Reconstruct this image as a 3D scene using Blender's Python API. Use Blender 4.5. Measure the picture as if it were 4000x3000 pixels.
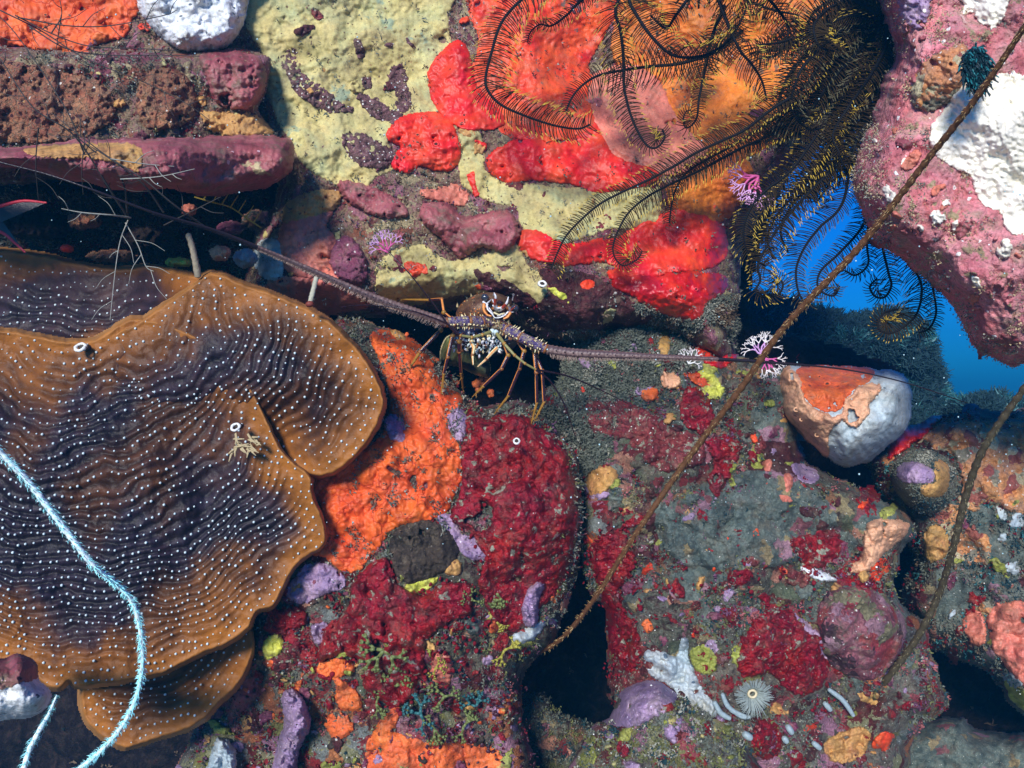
import bpy, math, random
import numpy as np
random.seed(7); RNG = np.random.default_rng(7)
for _o in list(bpy.data.objects): bpy.data.objects.remove(_o, do_unlink=True)
SC = bpy.context.scene
COL = SC.collection
R = math.radians
# ------------------------------------------------------------ camera, world, sun, exposure
LENS = 28.0
W = 36.0 / LENS
cam_d = bpy.data.cameras.new('camera'); cam = bpy.data.objects.new('camera', cam_d); COL.objects.link(cam)
cam.location = (0, 0, 0); cam.rotation_euler = (R(90), 0, 0)
cam_d.lens = LENS; cam_d.sensor_width = 36; cam_d.clip_start = 0.01; cam_d.clip_end = 500
SC.camera = cam
SUN_EL, SUN_AZ = 24.0, -16.0      # elevation, degrees to the right of straight behind the camera
wd = bpy.data.worlds.new('World'); SC.world = wd; wd.use_nodes = True
nt = wd.node_tree; nt.nodes.clear()
sky = nt.nodes.new('ShaderNodeTexSky'); sky.sky_type = 'NISHITA'; sky.sun_disc = False
sky.sun_elevation = R(SUN_EL); sky.sun_rotation = R(180 - SUN_AZ)
tint = nt.nodes.new('ShaderNodeMix'); tint.data_type = 'RGBA'; tint.blend_type = 'MULTIPLY'; tint.inputs[0].default_value = 1
tint.inputs[7].default_value = (0.006, 0.31, 1.0, 1)      # daylight after some metres of sea water
bg = nt.nodes.new('ShaderNodeBackground'); bg.inputs[1].default_value = 0.12
wo = nt.nodes.new('ShaderNodeOutputWorld')
nt.links.new(sky.outputs[0], tint.inputs[6]); nt.links.new(tint.outputs[2], bg.inputs[0]); nt.links.new(bg.outputs[0], wo.inputs[0])
sd = bpy.data.lights.new('sun', 'SUN'); sd.energy = 4.6; sd.angle = R(12); sd.color = (1.0, 0.955, 0.89)
sun = bpy.data.objects.new('sun', sd); COL.objects.link(sun)
from mathutils import Vector
sdir = Vector((math.sin(R(SUN_AZ)) * math.cos(R(SUN_EL)), -math.cos(R(SUN_AZ)) * math.cos(R(SUN_EL)), math.sin(R(SUN_EL))))
sun.rotation_euler = sdir.to_track_quat('Z', 'Y').to_euler(); sun.location = (1, -2, 3)
SC.view_settings.view_transform = 'Standard'; SC.view_settings.look = 'None'
SC.view_settings.exposure = 0.2; SC.view_settings.gamma = 1.0
try: SC.view_settings.use_curve_mapping = False
except Exception: pass

# ------------------------------------------------------------ maths helpers
def P(px, py, d):
    px = np.asarray(px, float); py = np.asarray(py, float); d = np.asarray(d, float)
    return np.stack([(px - 2000) / 4000 * W * d, d + 0 * px, -(py - 1500) / 4000 * W * d], -1)
def U(d): return W / 4000 * d          # metres covered by one photo pixel at distance d
def _h(ix, iy, s):
    n = (ix.astype(np.int64) * 374761393 + iy.astype(np.int64) * 668265263 + s * 974634777) & 0xffffffff
    n = ((n ^ (n >> 13)) * 1274126177) & 0xffffffff
    return ((n ^ (n >> 16)) & 0xffffff) / float(0xffffff)
def pn(x, y, s=0):
    ix = np.floor(x); iy = np.floor(y); fx = x - ix; fy = y - iy
    u = fx * fx * fx * (fx * (fx * 6 - 15) + 10); v = fy * fy * fy * (fy * (fy * 6 - 15) + 10)
    def g(ox, oy):
        a = _h(ix + ox, iy + oy, s) * 2 * np.pi
        return np.cos(a) * (fx - ox) + np.sin(a) * (fy - oy)
    return ((g(0, 0) * (1 - u) + g(1, 0) * u) * (1 - v) + (g(0, 1) * (1 - u) + g(1, 1) * u) * v) * 1.5
def fbm(x, y, wl, oc=4, s=0, gain=.5):
    x = np.asarray(x, float); y = np.asarray(y, float)
    t = 0; a = 1; n = 0
    for i in range(oc):
        t = t + a * pn(x / wl + 13.7 * i, y / wl - 7.1 * i, s + i * 17); n += a; a *= gain; wl = wl / 2.03
    return t / n
def cellb(x, y, wl, s=0):
    """rounded bumps: 1 at cell centres, 0 between them"""
    gx = x / wl; gy = y / wl; ix = np.floor(gx); iy = np.floor(gy); best = np.full(np.shape(gx), 9.)
    for dx in (-1, 0, 1):
        for dy in (-1, 0, 1):
            cx = ix + dx; cy = iy + dy
            qx = cx + _h(cx, cy, s); qy = cy + _h(cx, cy, s + 5)
            best = np.minimum(best, (qx - gx) ** 2 + (qy - gy) ** 2)
    return np.sqrt(np.clip(1 - best / 0.72, 0, 1))
def sdf(poly, x, y):
    """signed pixel distance, positive inside"""
    poly = np.asarray(poly, float); x = np.asarray(x, float); y = np.asarray(y, float)
    best = np.full(x.shape, 1e9); ins = np.zeros(x.shape, bool); n = len(poly)
    for i in range(n):
        ax, ay = poly[i]; bx, by = poly[(i + 1) % n]
        ex, ey = bx - ax, by - ay; L = ex * ex + ey * ey + 1e-9
        t = np.clip(((x - ax) * ex + (y - ay) * ey) / L, 0, 1)
        best = np.minimum(best, (x - ax - t * ex) ** 2 + (y - ay - t * ey) ** 2)
        c = ((ay > y) != (by > y)) & (x < (bx - ax) * (y - ay) / (by - ay + 1e-12) + ax)
        ins ^= c
    return np.where(ins, 1, -1) * np.sqrt(best)
def idw(ctrl, x, y):
    num = 0; den = 0
    for cx, cy, d in ctrl:
        w = 1 / (((x - cx) ** 2 + (y - cy) ** 2) + 170. ** 2) ** 1.6
        num = num + w * d; den = den + w
    return num / den
def smoothpoly(poly, k=6):
    p = np.asarray(poly, float); n = len(p); out = []
    for i in range(n):
        a, b, c, d = p[(i - 1) % n], p[i], p[(i + 1) % n], p[(i + 2) % n]
        for j in range(k):
            t = j / k
            out.append(.5 * ((2 * b) + (c - a) * t + (2 * a - 5 * b + 4 * c - d) * t * t + (3 * b - a - 3 * c + d) * t ** 3))
    return np.array(out)
def spline(pts, k=10):
    p = np.asarray(pts, float); p = np.vstack([2 * p[0] - p[1], p, 2 * p[-1] - p[-2]]); out = []
    for i in range(1, len(p) - 2):
        a, b, c, d = p[i - 1], p[i], p[i + 1], p[i + 2]
        for j in range(k):
            t = j / k
            out.append(.5 * ((2 * b) + (c - a) * t + (2 * a - 5 * b + 4 * c - d) * t * t + (3 * b - a - 3 * c + d) * t ** 3))
    out.append(p[-2]); return np.array(out)
def resample(pts, step):
    """px-space polyline (columns x,y,...) resampled at an even pixel step"""
    seg = np.hypot(np.diff(pts[:, 0]), np.diff(pts[:, 1])); s = np.concatenate([[0], np.cumsum(seg)])
    n = max(2, int(s[-1] / step) + 1); t = np.linspace(0, s[-1], n)
    return np.stack([np.interp(t, s, pts[:, i]) for i in range(pts.shape[1])], -1)
def nrm(v): return v / (np.linalg.norm(v, axis=-1, keepdims=True) + 1e-12)

# ------------------------------------------------------------ mesh helpers
class MB:
    def __init__(self): self.v = []; self.n = 0; self.f = {3: [], 4: []}; self.m = {3: [], 4: []}
    def add(self, v, f, mi=0):
        v = np.asarray(v, float).reshape(-1, 3); f = np.asarray(f, int); k = f.shape[1]
        self.v.append(v); self.f[k].append(f + self.n)
        self.m[k].append(np.full(len(f), mi) if np.isscalar(mi) else np.asarray(mi)); self.n += len(v)
    def tube(self, p, r, sides=6, mi=0, up=(0, 0, 1), cap=True, squash=1.0, sidemat=None, wob=0.0):
        p = np.asarray(p, float); n = len(p); r = np.broadcast_to(np.asarray(r, float), (n,))
        t = nrm(np.gradient(p, axis=0)); u = np.zeros((n, 3)); a = np.array(up, float)
        if abs(np.dot(a, t[0])) > .95: a = np.array([1., 0, .2])
        for i in range(n):
            a = a - np.dot(a, t[i]) * t[i]; a = a / (np.linalg.norm(a) + 1e-12); u[i] = a
        w = np.cross(t, u); an = np.arange(sides) / sides * 2 * np.pi
        rr = r[:, None] * (1 + wob * (RNG.random((n, sides)) - .5))
        v = p[:, None] + rr[..., None] * (np.cos(an)[None, :, None] * u[:, None] + squash * np.sin(an)[None, :, None] * w[:, None])
        i, j = np.meshgrid(np.arange(n - 1), np.arange(sides), indexing='ij'); k = (j + 1) % sides
        f = np.stack([i * sides + j, i * sides + k, (i + 1) * sides + k, (i + 1) * sides + j], -1).reshape(-1, 4)
        mm = mi if sidemat is None else np.asarray(sidemat)[j.reshape(-1)]
        self.add(v.reshape(-1, 3), f, mm)
        if cap:
            for e, (row, pt) in enumerate(((0, p[0]), (n - 1, p[-1]))):
                tip = pt + (t[row] * r[row] * .6) * (-1 if e == 0 else 1)
                vv = np.vstack([v[row], tip]); jj = np.arange(sides)
                self.add(vv, np.stack([jj, (jj + 1) % sides, np.full(sides, sides)], -1), mi)
    def ball(self, c, r, mi=0, seg=10, rings=6, rot=None, jit=0.0):
        r = np.broadcast_to(np.asarray(r, float), (3,))
        th = np.linspace(0, np.pi, rings + 1); ph = np.arange(seg) / seg * 2 * np.pi
        v = np.stack([np.outer(np.sin(th), np.cos(ph)), np.outer(np.sin(th), np.sin(ph)), np.outer(np.cos(th), np.ones(seg))], -1)
        if jit: v = v * (1 + jit * (RNG.random((rings + 1, seg, 1)) - .5)); v[0] = v[0, 0]; v[-1] = v[-1, 0]
        v = v * r
        if rot is not None: v = v @ np.asarray(rot).T
        v = v + np.asarray(c)
        i, j = np.meshgrid(np.arange(rings), np.arange(seg), indexing='ij'); k = (j + 1) % seg
        self.add(v.reshape(-1, 3), np.stack([i * seg + j, (i + 1) * seg + j, (i + 1) * seg + k, i * seg + k], -1).reshape(-1, 4), mi)
    def cone(self, a, b, r, mi=0, sides=6, tipmi=None, bend=0.0):
        a = np.asarray(a, float); b = np.asarray(b, float); t = np.linspace(0, 1, 5)[:, None]
        side = np.cross(b - a, [0, 1, 0]); side = side / (np.linalg.norm(side) + 1e-9) * np.linalg.norm(b - a) * bend
        p = a + (b - a) * t + side * np.sin(t * np.pi)
        rad = r * np.array([1, .8, .55, .3, .06])
        if tipmi is None: self.tube(p, rad, sides, mi)
        else:
            self.tube(p[:3], rad[:3], sides, mi, cap=False); self.tube(p[2:], rad[2:], sides, tipmi, cap=False)
    def build(self, name, mats, parent=None, smooth=True):
        v = np.concatenate(self.v); me = bpy.data.meshes.new(name)
        me.vertices.add(len(v)); me.vertices.foreach_set('co', v.astype(np.float32).ravel())
        loops = []; starts = []; mi = []; off = 0
        for k in (3, 4):
            if self.f[k]:
                f = np.concatenate(self.f[k]); loops.append(f.ravel()); starts.append(off + np.arange(len(f)) * k); off += f.size
                mi.append(np.concatenate(self.m[k]))
        loops = np.concatenate(loops).astype(np.int32); starts = np.concatenate(starts).astype(np.int32); mi = np.concatenate(mi).astype(np.int32)
        me.loops.add(len(loops)); me.loops.foreach_set('vertex_index', loops)
        me.polygons.add(len(starts)); me.polygons.foreach_set('loop_start', starts)
        me.polygons.foreach_set('material_index', mi)
        me.polygons.foreach_set('use_smooth', np.full(len(starts), smooth))
        me.update(calc_edges=True); me.validate()
        for m in (mats if isinstance(mats, (list, tuple)) else [mats]): me.materials.append(m)
        o = bpy.data.objects.new(name, me); COL.objects.link(o)
        if parent is not None: o.parent = parent
        return o
def tag(o, label=None, cat=None, group=None, kind=None):
    if label: o['label'] = label
    if cat: o['category'] = cat
    if group: o['group'] = group
    if kind: o['kind'] = kind
    return o
def empty(name, loc=(0, 0, 0)):
    o = bpy.data.objects.new(name, None); o.empty_display_size = .02; COL.objects.link(o); o.location = loc; return o
def settle(o, root):
    """parent o under root keeping its place"""
    o.parent = root; o.matrix_parent_inverse = __import__('mathutils').Matrix.Translation(-root.location); return o

# ------------------------------------------------------------ materials
def ramp(nt, cols, mode='LINEAR'):
    r = nt.nodes.new('ShaderNodeValToRGB'); r.color_ramp.interpolation = mode; e = r.color_ramp.elements
    while len(e) < len(cols): e.new(.5)
    for i, (p, c) in enumerate(cols): e[i].position = p; e[i].color = (*c, 1)
    return r
def mat(name, cols, scale=60, rough=.6, bump=.4, bscale=250, specks=None, pores=None, cells=None, spec=.4, fine=.25, veins=None, sss=0, bdist=.004, patches=None, silt=.5):
    """cols: [(pos, rgb)..] noise ramp; cells: (scale, [rgb..], amount) patchwork of distorted voronoi cells;
       specks/pores: (rgb, scale, radius)"""
    m = bpy.data.materials.new(name); m.use_nodes = True; nt = m.node_tree; L = nt.links.new
    b = nt.nodes['Principled BSDF']; N = nt.nodes.new
    tc = N('ShaderNodeTexCoord'); co = tc.outputs['Object']
    n1 = N('ShaderNodeTexNoise'); n1.inputs['Scale'].default_value = scale; n1.inputs['Detail'].default_value = 6; n1.inputs['Roughness'].default_value = .62; n1.inputs['Distortion'].default_value = .6
    L(co, n1.inputs['Vector'])
    r1 = ramp(nt, cols); L(n1.outputs[0], r1.inputs[0]); col = r1.outputs[0]
    nd = N('ShaderNodeTexNoise'); nd.inputs['Scale'].default_value = scale * 1.5; nd.inputs['Detail'].default_value = 5; L(co, nd.inputs['Vector'])
    def mixc(fac, a, c2, mode='MIX'):
        x = N('ShaderNodeMix'); x.data_type = 'RGBA'; x.blend_type = mode
        if isinstance(fac, float): x.inputs[0].default_value = fac
        else: L(fac, x.inputs[0])
        L(a, x.inputs[6])
        if isinstance(c2, tuple): x.inputs[7].default_value = (*c2, 1)
        else: L(c2, x.inputs[7])
        return x.outputs[2]
    def distorted(amt):
        s = N('ShaderNodeVectorMath'); s.operation = 'SUBTRACT'; L(nd.outputs['Color'], s.inputs[0]); s.inputs[1].default_value = (.5, .5, .5)
        k = N('ShaderNodeVectorMath'); k.operation = 'SCALE'; L(s.outputs[0], k.inputs[0]); k.inputs['Scale'].default_value = amt
        a = N('ShaderNodeVectorMath'); a.operation = 'ADD'; L(co, a.inputs[0]); L(k.outputs[0], a.inputs[1]); return a.outputs[0]
    if cells:
        cs, pal, amt = cells
        vo = N('ShaderNodeTexVoronoi'); vo.inputs['Scale'].default_value = cs; L(distorted(1.6 / cs), vo.inputs['Vector'])
        sp = N('ShaderNodeSeparateColor'); L(vo.outputs['Color'], sp.inputs[0])
        rp = ramp(nt, [(i / len(pal), c) for i, c in enumerate(pal)], 'CONSTANT'); L(sp.outputs[0], rp.inputs[0])
        gate = N('ShaderNodeMath'); gate.operation = 'LESS_THAN'; L(sp.outputs[1], gate.inputs[0]); gate.inputs[1].default_value = amt
        col = mixc(gate.outputs[0], col, rp.outputs[0])
    if patches:
        for (pc, psc, th) in patches:
            np_ = N('ShaderNodeTexNoise'); np_.inputs['Scale'].default_value = psc; np_.inputs['Detail'].default_value = 7; np_.inputs['Roughness'].default_value = .6
            mp = N('ShaderNodeMapping'); mp.inputs['Location'].default_value = (psc * .013 + pc[0], pc[1] * 3, th); L(co, mp.inputs[0]); L(mp.outputs[0], np_.inputs['Vector'])
            g = N('ShaderNodeMapRange'); g.inputs[1].default_value = th; g.inputs[2].default_value = th + .03; L(np_.outputs[0], g.inputs[0])
            col = mixc(g.outputs[0], col, pc)
    if silt:
        # silt, film and fine growth settled on the tissue, broad tone drift
        for (sc_, lo_, hi_, colr, am, off) in ((38, .50, .66, (.17, .13, .085), silt, 0), (150, .56, .64, (.10, .065, .045), silt * .9, 3.1), (260, .62, .68, (.48, .44, .36), silt * .8, 7.7)):
            ns = N('ShaderNodeTexNoise'); ns.inputs['Scale'].default_value = sc_; ns.inputs['Detail'].default_value = 8; ns.inputs['Roughness'].default_value = .68
            mp = N('ShaderNodeMapping'); mp.inputs['Location'].default_value = (off, off * .7, 1.3); L(co, mp.inputs[0]); L(mp.outputs[0], ns.inputs['Vector'])
            g = N('ShaderNodeMapRange'); g.inputs[1].default_value = lo_; g.inputs[2].default_value = hi_; g.inputs[4].default_value = am; L(ns.outputs[0], g.inputs[0]); col = mixc(g.outputs[0], col, colr)
        nv = N('ShaderNodeTexNoise'); nv.inputs['Scale'].default_value = 26; nv.inputs['Detail'].default_value = 4; L(co, nv.inputs['Vector'])
        hs = N('ShaderNodeHueSaturation'); mh = N('ShaderNodeMapRange'); mh.inputs[1].default_value = .3; mh.inputs[2].default_value = .7; mh.inputs[3].default_value = .494; mh.inputs[4].default_value = .508; L(nv.outputs[0], mh.inputs[0]); L(mh.outputs[0], hs.inputs['Hue'])
        mv = N('ShaderNodeMapRange'); mv.inputs[1].default_value = .3; mv.inputs[2].default_value = .7; mv.inputs[3].default_value = .66; mv.inputs[4].default_value = 1.2; L(nv.outputs['Color'], mv.inputs[0]); L(mv.outputs[0], hs.inputs['Value']); L(col, hs.inputs['Color']); col = hs.outputs[0]
    # fine value variation of the tissue itself
    nf = N('ShaderNodeTexNoise'); nf.inputs['Scale'].default_value = 420; nf.inputs['Detail'].default_value = 3; L(co, nf.inputs['Vector'])
    mr = N('ShaderNodeMapRange'); mr.inputs[1].default_value = .3; mr.inputs[2].default_value = .7; mr.inputs[3].default_value = 1 - fine; mr.inputs[4].default_value = 1 + fine
    L(nf.outputs[0], mr.inputs[0]); cc = N('ShaderNodeCombineColor'); [L(mr.outputs[0], cc.inputs[i]) for i in range(3)]
    col = mixc(1.0, col, cc.outputs[0], 'MULTIPLY')
    hts = []
    for key, sgn in ((specks, 1), (pores, -1)):
        if key:
            c2, vs, rad = key
            v = N('ShaderNodeTexVoronoi'); v.inputs['Scale'].default_value = vs; L(distorted(.35 / vs), v.inputs['Vector'])
            sp = N('ShaderNodeSeparateColor'); L(v.outputs['Color'], sp.inputs[0])
            rr = N('ShaderNodeMath'); rr.operation = 'MULTIPLY'; L(sp.outputs[2], rr.inputs[0]); rr.inputs[1].default_value = rad
            lt = N('ShaderNodeMath'); lt.operation = 'LESS_THAN'; L(v.outputs['Distance'], lt.inputs[0]); L(rr.outputs[0], lt.inputs[1])
            col = mixc(lt.outputs[0], col, c2)
            hts.append((lt.outputs[0], .5 * sgn))
    if veins:
        vc, vs, wd_ = veins
        v = N('ShaderNodeTexVoronoi'); v.feature = 'DISTANCE_TO_EDGE'; v.inputs['Scale'].default_value = vs; L(distorted(2.0 / vs), v.inputs['Vector'])
        lt = N('ShaderNodeMapRange'); lt.inputs[1].default_value = 0; lt.inputs[2].default_value = wd_; lt.inputs[3].default_value = 1; lt.inputs[4].default_value = 0; L(v.outputs[0], lt.inputs[0])
        col = mixc(lt.outputs[0], col, vc); hts.append((lt.outputs[0], -.6))
    L(col, b.inputs['Base Color'])
    b.inputs['Roughness'].default_value = rough; b.inputs['Specular IOR Level'].default_value = spec
    if sss:
        b.inputs['Subsurface Weight'].default_value = sss; b.inputs['Subsurface Scale'].default_value = .004
    nb = N('ShaderNodeTexNoise'); nb.inputs['Scale'].default_value = bscale; nb.inputs['Detail'].default_value = 5; nb.inputs['Roughness'].default_value = .6; L(co, nb.inputs['Vector'])
    h = nb.outputs[0]
    for s, k in hts:
        ma = N('ShaderNodeMath'); ma.operation = 'MULTIPLY_ADD'; L(s, ma.inputs[0]); ma.inputs[1].default_value = k; L(h, ma.inputs[2]); h = ma.outputs[0]
    bu = N('ShaderNodeBump'); bu.inputs['Strength'].default_value = bump; bu.inputs['Distance'].default_value = bdist; L(h, bu.inputs['Height']); L(bu.outputs[0], b.inputs['Normal'])
    return m
def flat(name, c, rough=.5, spec=.5, var=.15, scale=300, bump=.2):
    k = lambda q: tuple(min(1, x * q) for x in c)
    return mat(name, [(.3, k(1 - var)), (.7, k(1 + var))], scale, rough, bump, scale * 1.7, spec=spec, fine=.12, silt=0)
# ------------------------------------------------------------ the reef's materials
GREY = (.20, .20, .15); BEIGE = (.34, .29, .19); OLIV = (.14, .15, .05); MAR = (.16, .015, .02); DK = (.03, .018, .015)
m_turf = mat('turf_rock', [(.28, (.010, .008, .010)), (.40, (.04, .015, .018)), (.48, (.08, .075, .05)), (.56, (.12, .13, .095)), (.64, (.08, .012, .02)), (.75, (.20, .20, .16))], 70, .8, .9, 300,
    specks=((.72, .72, .66), 190, .17), cells=(48, [(.28, .10, .13), (.12, .01, .015), (.30, .24, .12), (.22, .10, .05), (.10, .12, .07), (.40, .18, .12)], .42), fine=.35, bdist=.006)
m_wall = mat('wall_rock', [(.28, (.04, .012, .012)), (.40, (.14, .035, .035)), (.5, (.27, .20, .11)), (.58, (.25, .09, .10)), (.66, (.36, .30, .17)), (.78, (.12, .03, .04))], 75, .75, .9, 260,
    specks=((.8, .78, .7), 170, .20), cells=(45, [(.32, .12, .16), (.20, .05, .07), (.38, .30, .16), (.24, .07, .04)], .45), fine=.35, bdist=.006)
m_dark = mat('crevice_shade_rock', [(.3, (.004, .003, .006)), (.5, (.016, .009, .010)), (.6, (.03, .022, .02)), (.72, (.06, .02, .018))], 45, .85, .9, 200,
    fine=.3, bdist=.008, spec=.1, silt=0)  # near-black, so the crevice shade is put into the rock's colour
m_crim = mat('crimson_algae', [(.30, (.045, .0, .006)), (.46, (.20, .003, .012)), (.58, (.36, .006, .018)), (.72, (.14, .002, .010))], 90, .42, .9, 190, fine=.25,
    specks=((.6, .5, .48), 150, .12), patches=[((.30, .30, .22), 85, .60), ((.40, .20, .22), 55, .66)], bdist=.006, silt=0.3)
m_maroon = mat('maroon_crust', [(.30, (.06, .008, .012)), (.5, (.18, .02, .025)), (.62, (.28, .05, .05)), (.75, (.30, .20, .14))], 110, .6, .9, 260, fine=.3,
    specks=((.7, .66, .6), 180, .25), patches=[((.26, .25, .18), 100, .58)], bdist=.005)
m_sand = mat('silted_rock', [(.3, (.03, .045, .042)), (.48, (.09, .12, .105)), (.6, (.15, .18, .15)), (.72, (.06, .05, .05))], 50, .85, .8, 330, fine=.28,
    specks=((.75, .75, .68), 210, .13), cells=(50, [(.20, .07, .08), (.26, .20, .10), (.30, .16, .20)], .16), bdist=.004)
m_mix = mat('mixed_crust', [(.30, (.02, .015, .02)), (.45, (.11, .09, .07)), (.55, (.17, .17, .13)), (.66, (.14, .02, .03)), (.8, (.26, .24, .20))], 80, .75, .9, 320,
    cells=(36, [(.24, .008, .014), (.26, .25, .13), (.36, .17, .24), (.10, .01, .012), (.18, .17, .05), (.42, .14, .05), (.20, .22, .20), (.30, .06, .07)], .62), specks=((.7, .7, .62), 160, .17), fine=.35, bdist=.006)
m_khaki = mat('khaki_sponge', [(.30, (.34, .28, .09)), (.46, (.58, .47, .18)), (.58, (.50, .46, .20)), (.74, (.32, .37, .20))], 17, .7, .32, 160, fine=.12,
    pores=((.16, .10, .04), 115, .20), patches=[((.30, .36, .22), 14, .62), ((.27, .14, .06), 70, .70)], bdist=.004, silt=0.4)
m_red = mat('red_sponge', [(.3, (.62, .012, .008)), (.5, (.82, .022, .012)), (.72, (.74, .035, .014))], 22, .5, .3, 160, fine=.10, pores=((.22, .01, .01), 70, .12), spec=.5, bdist=.004, silt=0.22)
m_dred = mat('deep_red_sponge', [(.3, (.28, .003, .004)), (.5, (.52, .006, .005)), (.72, (.66, .012, .008))], 28, .4, .35, 120, fine=.12, spec=.6, bdist=.005, silt=0.15)
m_redor = mat('red_orange_sponge', [(.3, (.74, .030, .010)), (.5, (.85, .075, .018)), (.7, (.72, .11, .04))], 24, .45, .5, 140, fine=.12, pores=((.2, .02, .01), 90, .15), patches=[((.24, .13, .10), 60, .64)], bdist=.004, silt=0.35)
m_salmon = mat('salmon_sponge', [(.3, (.62, .16, .10)), (.5, (.74, .22, .15)), (.72, (.58, .12, .08))], 26, .5, .5, 150, fine=.12, pores=((.3, .06, .04), 90, .15), bdist=.004)
m_amber = mat('amber_sponge', [(.28, (.36, .07, .008)), (.45, (.62, .15, .012)), (.58, (.80, .22, .02)), (.75, (.58, .08, .015))], 26, .6, .4, 150, fine=.16, patches=[((.20, .10, .05), 50, .63)], bdist=.005, silt=0.3)
m_orange = mat('orange_sponge', [(.3, (.66, .085, .012)), (.5, (.78, .115, .018)), (.72, (.70, .10, .022))], 14, .55, .45, 120, fine=.08, veins=((.52, .045, .010), 34, .035), pores=((.3, .05, .02), 60, .10), bdist=.003, silt=0.2)
m_orange2 = mat('orange_crust', [(.3, (.55, .08, .02)), (.5, (.80, .15, .03)), (.72, (.66, .12, .05))], 30, .55, .6, 160, fine=.15, pores=((.2, .04, .02), 80, .2), bdist=.005)
m_peach = mat('peach_sponge', [(.3, (.62, .27, .13)), (.5, (.80, .42, .24)), (.72, (.72, .34, .20))], 26, .6, .5, 130, fine=.12, pores=((.30, .14, .08), 75, .16), bdist=.005)
m_peachor = mat('peach_crust', [(.28, (.38, .14, .05)), (.45, (.66, .28, .10)), (.6, (.50, .24, .13)), (.75, (.30, .16, .10))], 48, .7, .8, 200, fine=.25, cells=(55, [(.30, .08, .06), (.5, .42, .25), (.24, .22, .16)], .35), specks=((.8, .7, .6), 150, .25), bdist=.005)
m_tan = mat('tan_sponge', [(.3, (.40, .20, .05)), (.5, (.62, .33, .10)), (.72, (.50, .22, .08))], 40, .65, .6, 160, fine=.14, pores=((.2, .08, .03), 100, .2), bdist=.004)
m_white = mat('white_sponge', [(.3, (.55, .62, .66)), (.5, (.82, .84, .86)), (.75, (.70, .68, .55))], 30, .7, .6, 140, fine=.10, pores=((.10, .12, .14), 85, .22), bdist=.006, silt=0.4)
m_bluew = mat('blue_white_sponge', [(.3, (.34, .44, .48)), (.5, (.46, .54, .57)), (.75, (.54, .55, .50))], 20, .6, .4, 120, fine=.08, pores=((.10, .14, .18), 62, .20), bdist=.004)
m_hot = mat('glare_crust', [(.3, (.84, .76, .60)), (.5, (.94, .88, .74)), (.75, (.90, .83, .73))], 18, .7, .22, 110, fine=.06, patches=[((.80, .60, .52), 60, .66)], bdist=.005, silt=0.12)  # cream pushed near white to paint in flash overexposure
m_lilac = mat('lilac_crust', [(.3, (.20, .13, .26)), (.5, (.38, .25, .40)), (.72, (.48, .34, .42))], 55, .65, .6, 200, fine=.16, specks=((.7, .6, .75), 150, .2), pores=((.14, .07, .16), 110, .18), bdist=.004)
m_mauve = mat('mauve_crust', [(.28, (.16, .03, .04)), (.45, (.31, .07, .085)), (.6, (.40, .12, .125)), (.76, (.46, .22, .19))], 22, .55, .5, 130, fine=.12, specks=((.66, .42, .44), 55, .14), patches=[((.50, .38, .20), 26, .66)], bdist=.005, silt=.85)
m_mauved = mat('dark_mauve_crust', [(.28, (.10, .02, .05)), (.5, (.22, .05, .10)), (.66, (.30, .10, .14)), (.8, (.40, .3, .26))], 55, .6, .8, 200, fine=.2, specks=((.7, .6, .6), 120, .22), bdist=.006)
m_pink = mat('pink_coralline', [(.26, (.36, .08, .09)), (.42, (.64, .18, .20)), (.55, (.76, .30, .32)), (.66, (.56, .30, .24)), (.8, (.86, .58, .56))], 34, .65, .8, 170, fine=.2,
    pores=((.30, .08, .08), 110, .20), specks=((.9, .85, .8), 75, .22), patches=[((.36, .27, .15), 34, .60), ((.86, .70, .70), 26, .68)], bdist=.008)
m_olive = mat('olive_sponge', [(.3, (.18, .20, .03)), (.5, (.34, .36, .06)), (.72, (.42, .42, .12))], 50, .6, .7, 160, fine=.2, pores=((.08, .09, .02), 80, .25), bdist=.005)
m_yelg = mat('lemon_sponge', [(.3, (.45, .48, .04)), (.5, (.62, .62, .08)), (.72, (.48, .50, .14))], 50, .55, .6, 160, fine=.15, bdist=.004)
m_black = mat('black_sponge', [(.3, (.014, .010, .008)), (.5, (.032, .022, .016)), (.74, (.06, .038, .022))], 60, .85, .6, 300, fine=.25, patches=[((.38, .17, .03), 40, .70)], bdist=.004)
m_honey = mat('honeycomb_coral', [(.3, (.20, .05, .03)), (.5, (.34, .12, .06)), (.72, (.42, .22, .10))], 40, .7, .9, 200, fine=.2, pores=((.05, .008, .008), 105, .42), veins=((.48, .30, .18), 105, .06), specks=((.75, .7, .6), 90, .16), bdist=.006)
m_fuzz = mat('turf_mound', [(.3, (.12, .11, .07)), (.5, (.27, .25, .16)), (.7, (.20, .19, .14))], 120, .9, 1, 400, fine=.35, specks=((.6, .58, .5), 220, .3), bdist=.006)
m_deep = mat('hazed_reef', [(.3, (.002, .016, .028)), (.5, (.008, .040, .058)), (.7, (.02, .075, .09))], 9, .9, .9, 30, fine=.3, bdist=.05)  # blue-teal of the water haze is put into this colour
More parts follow.
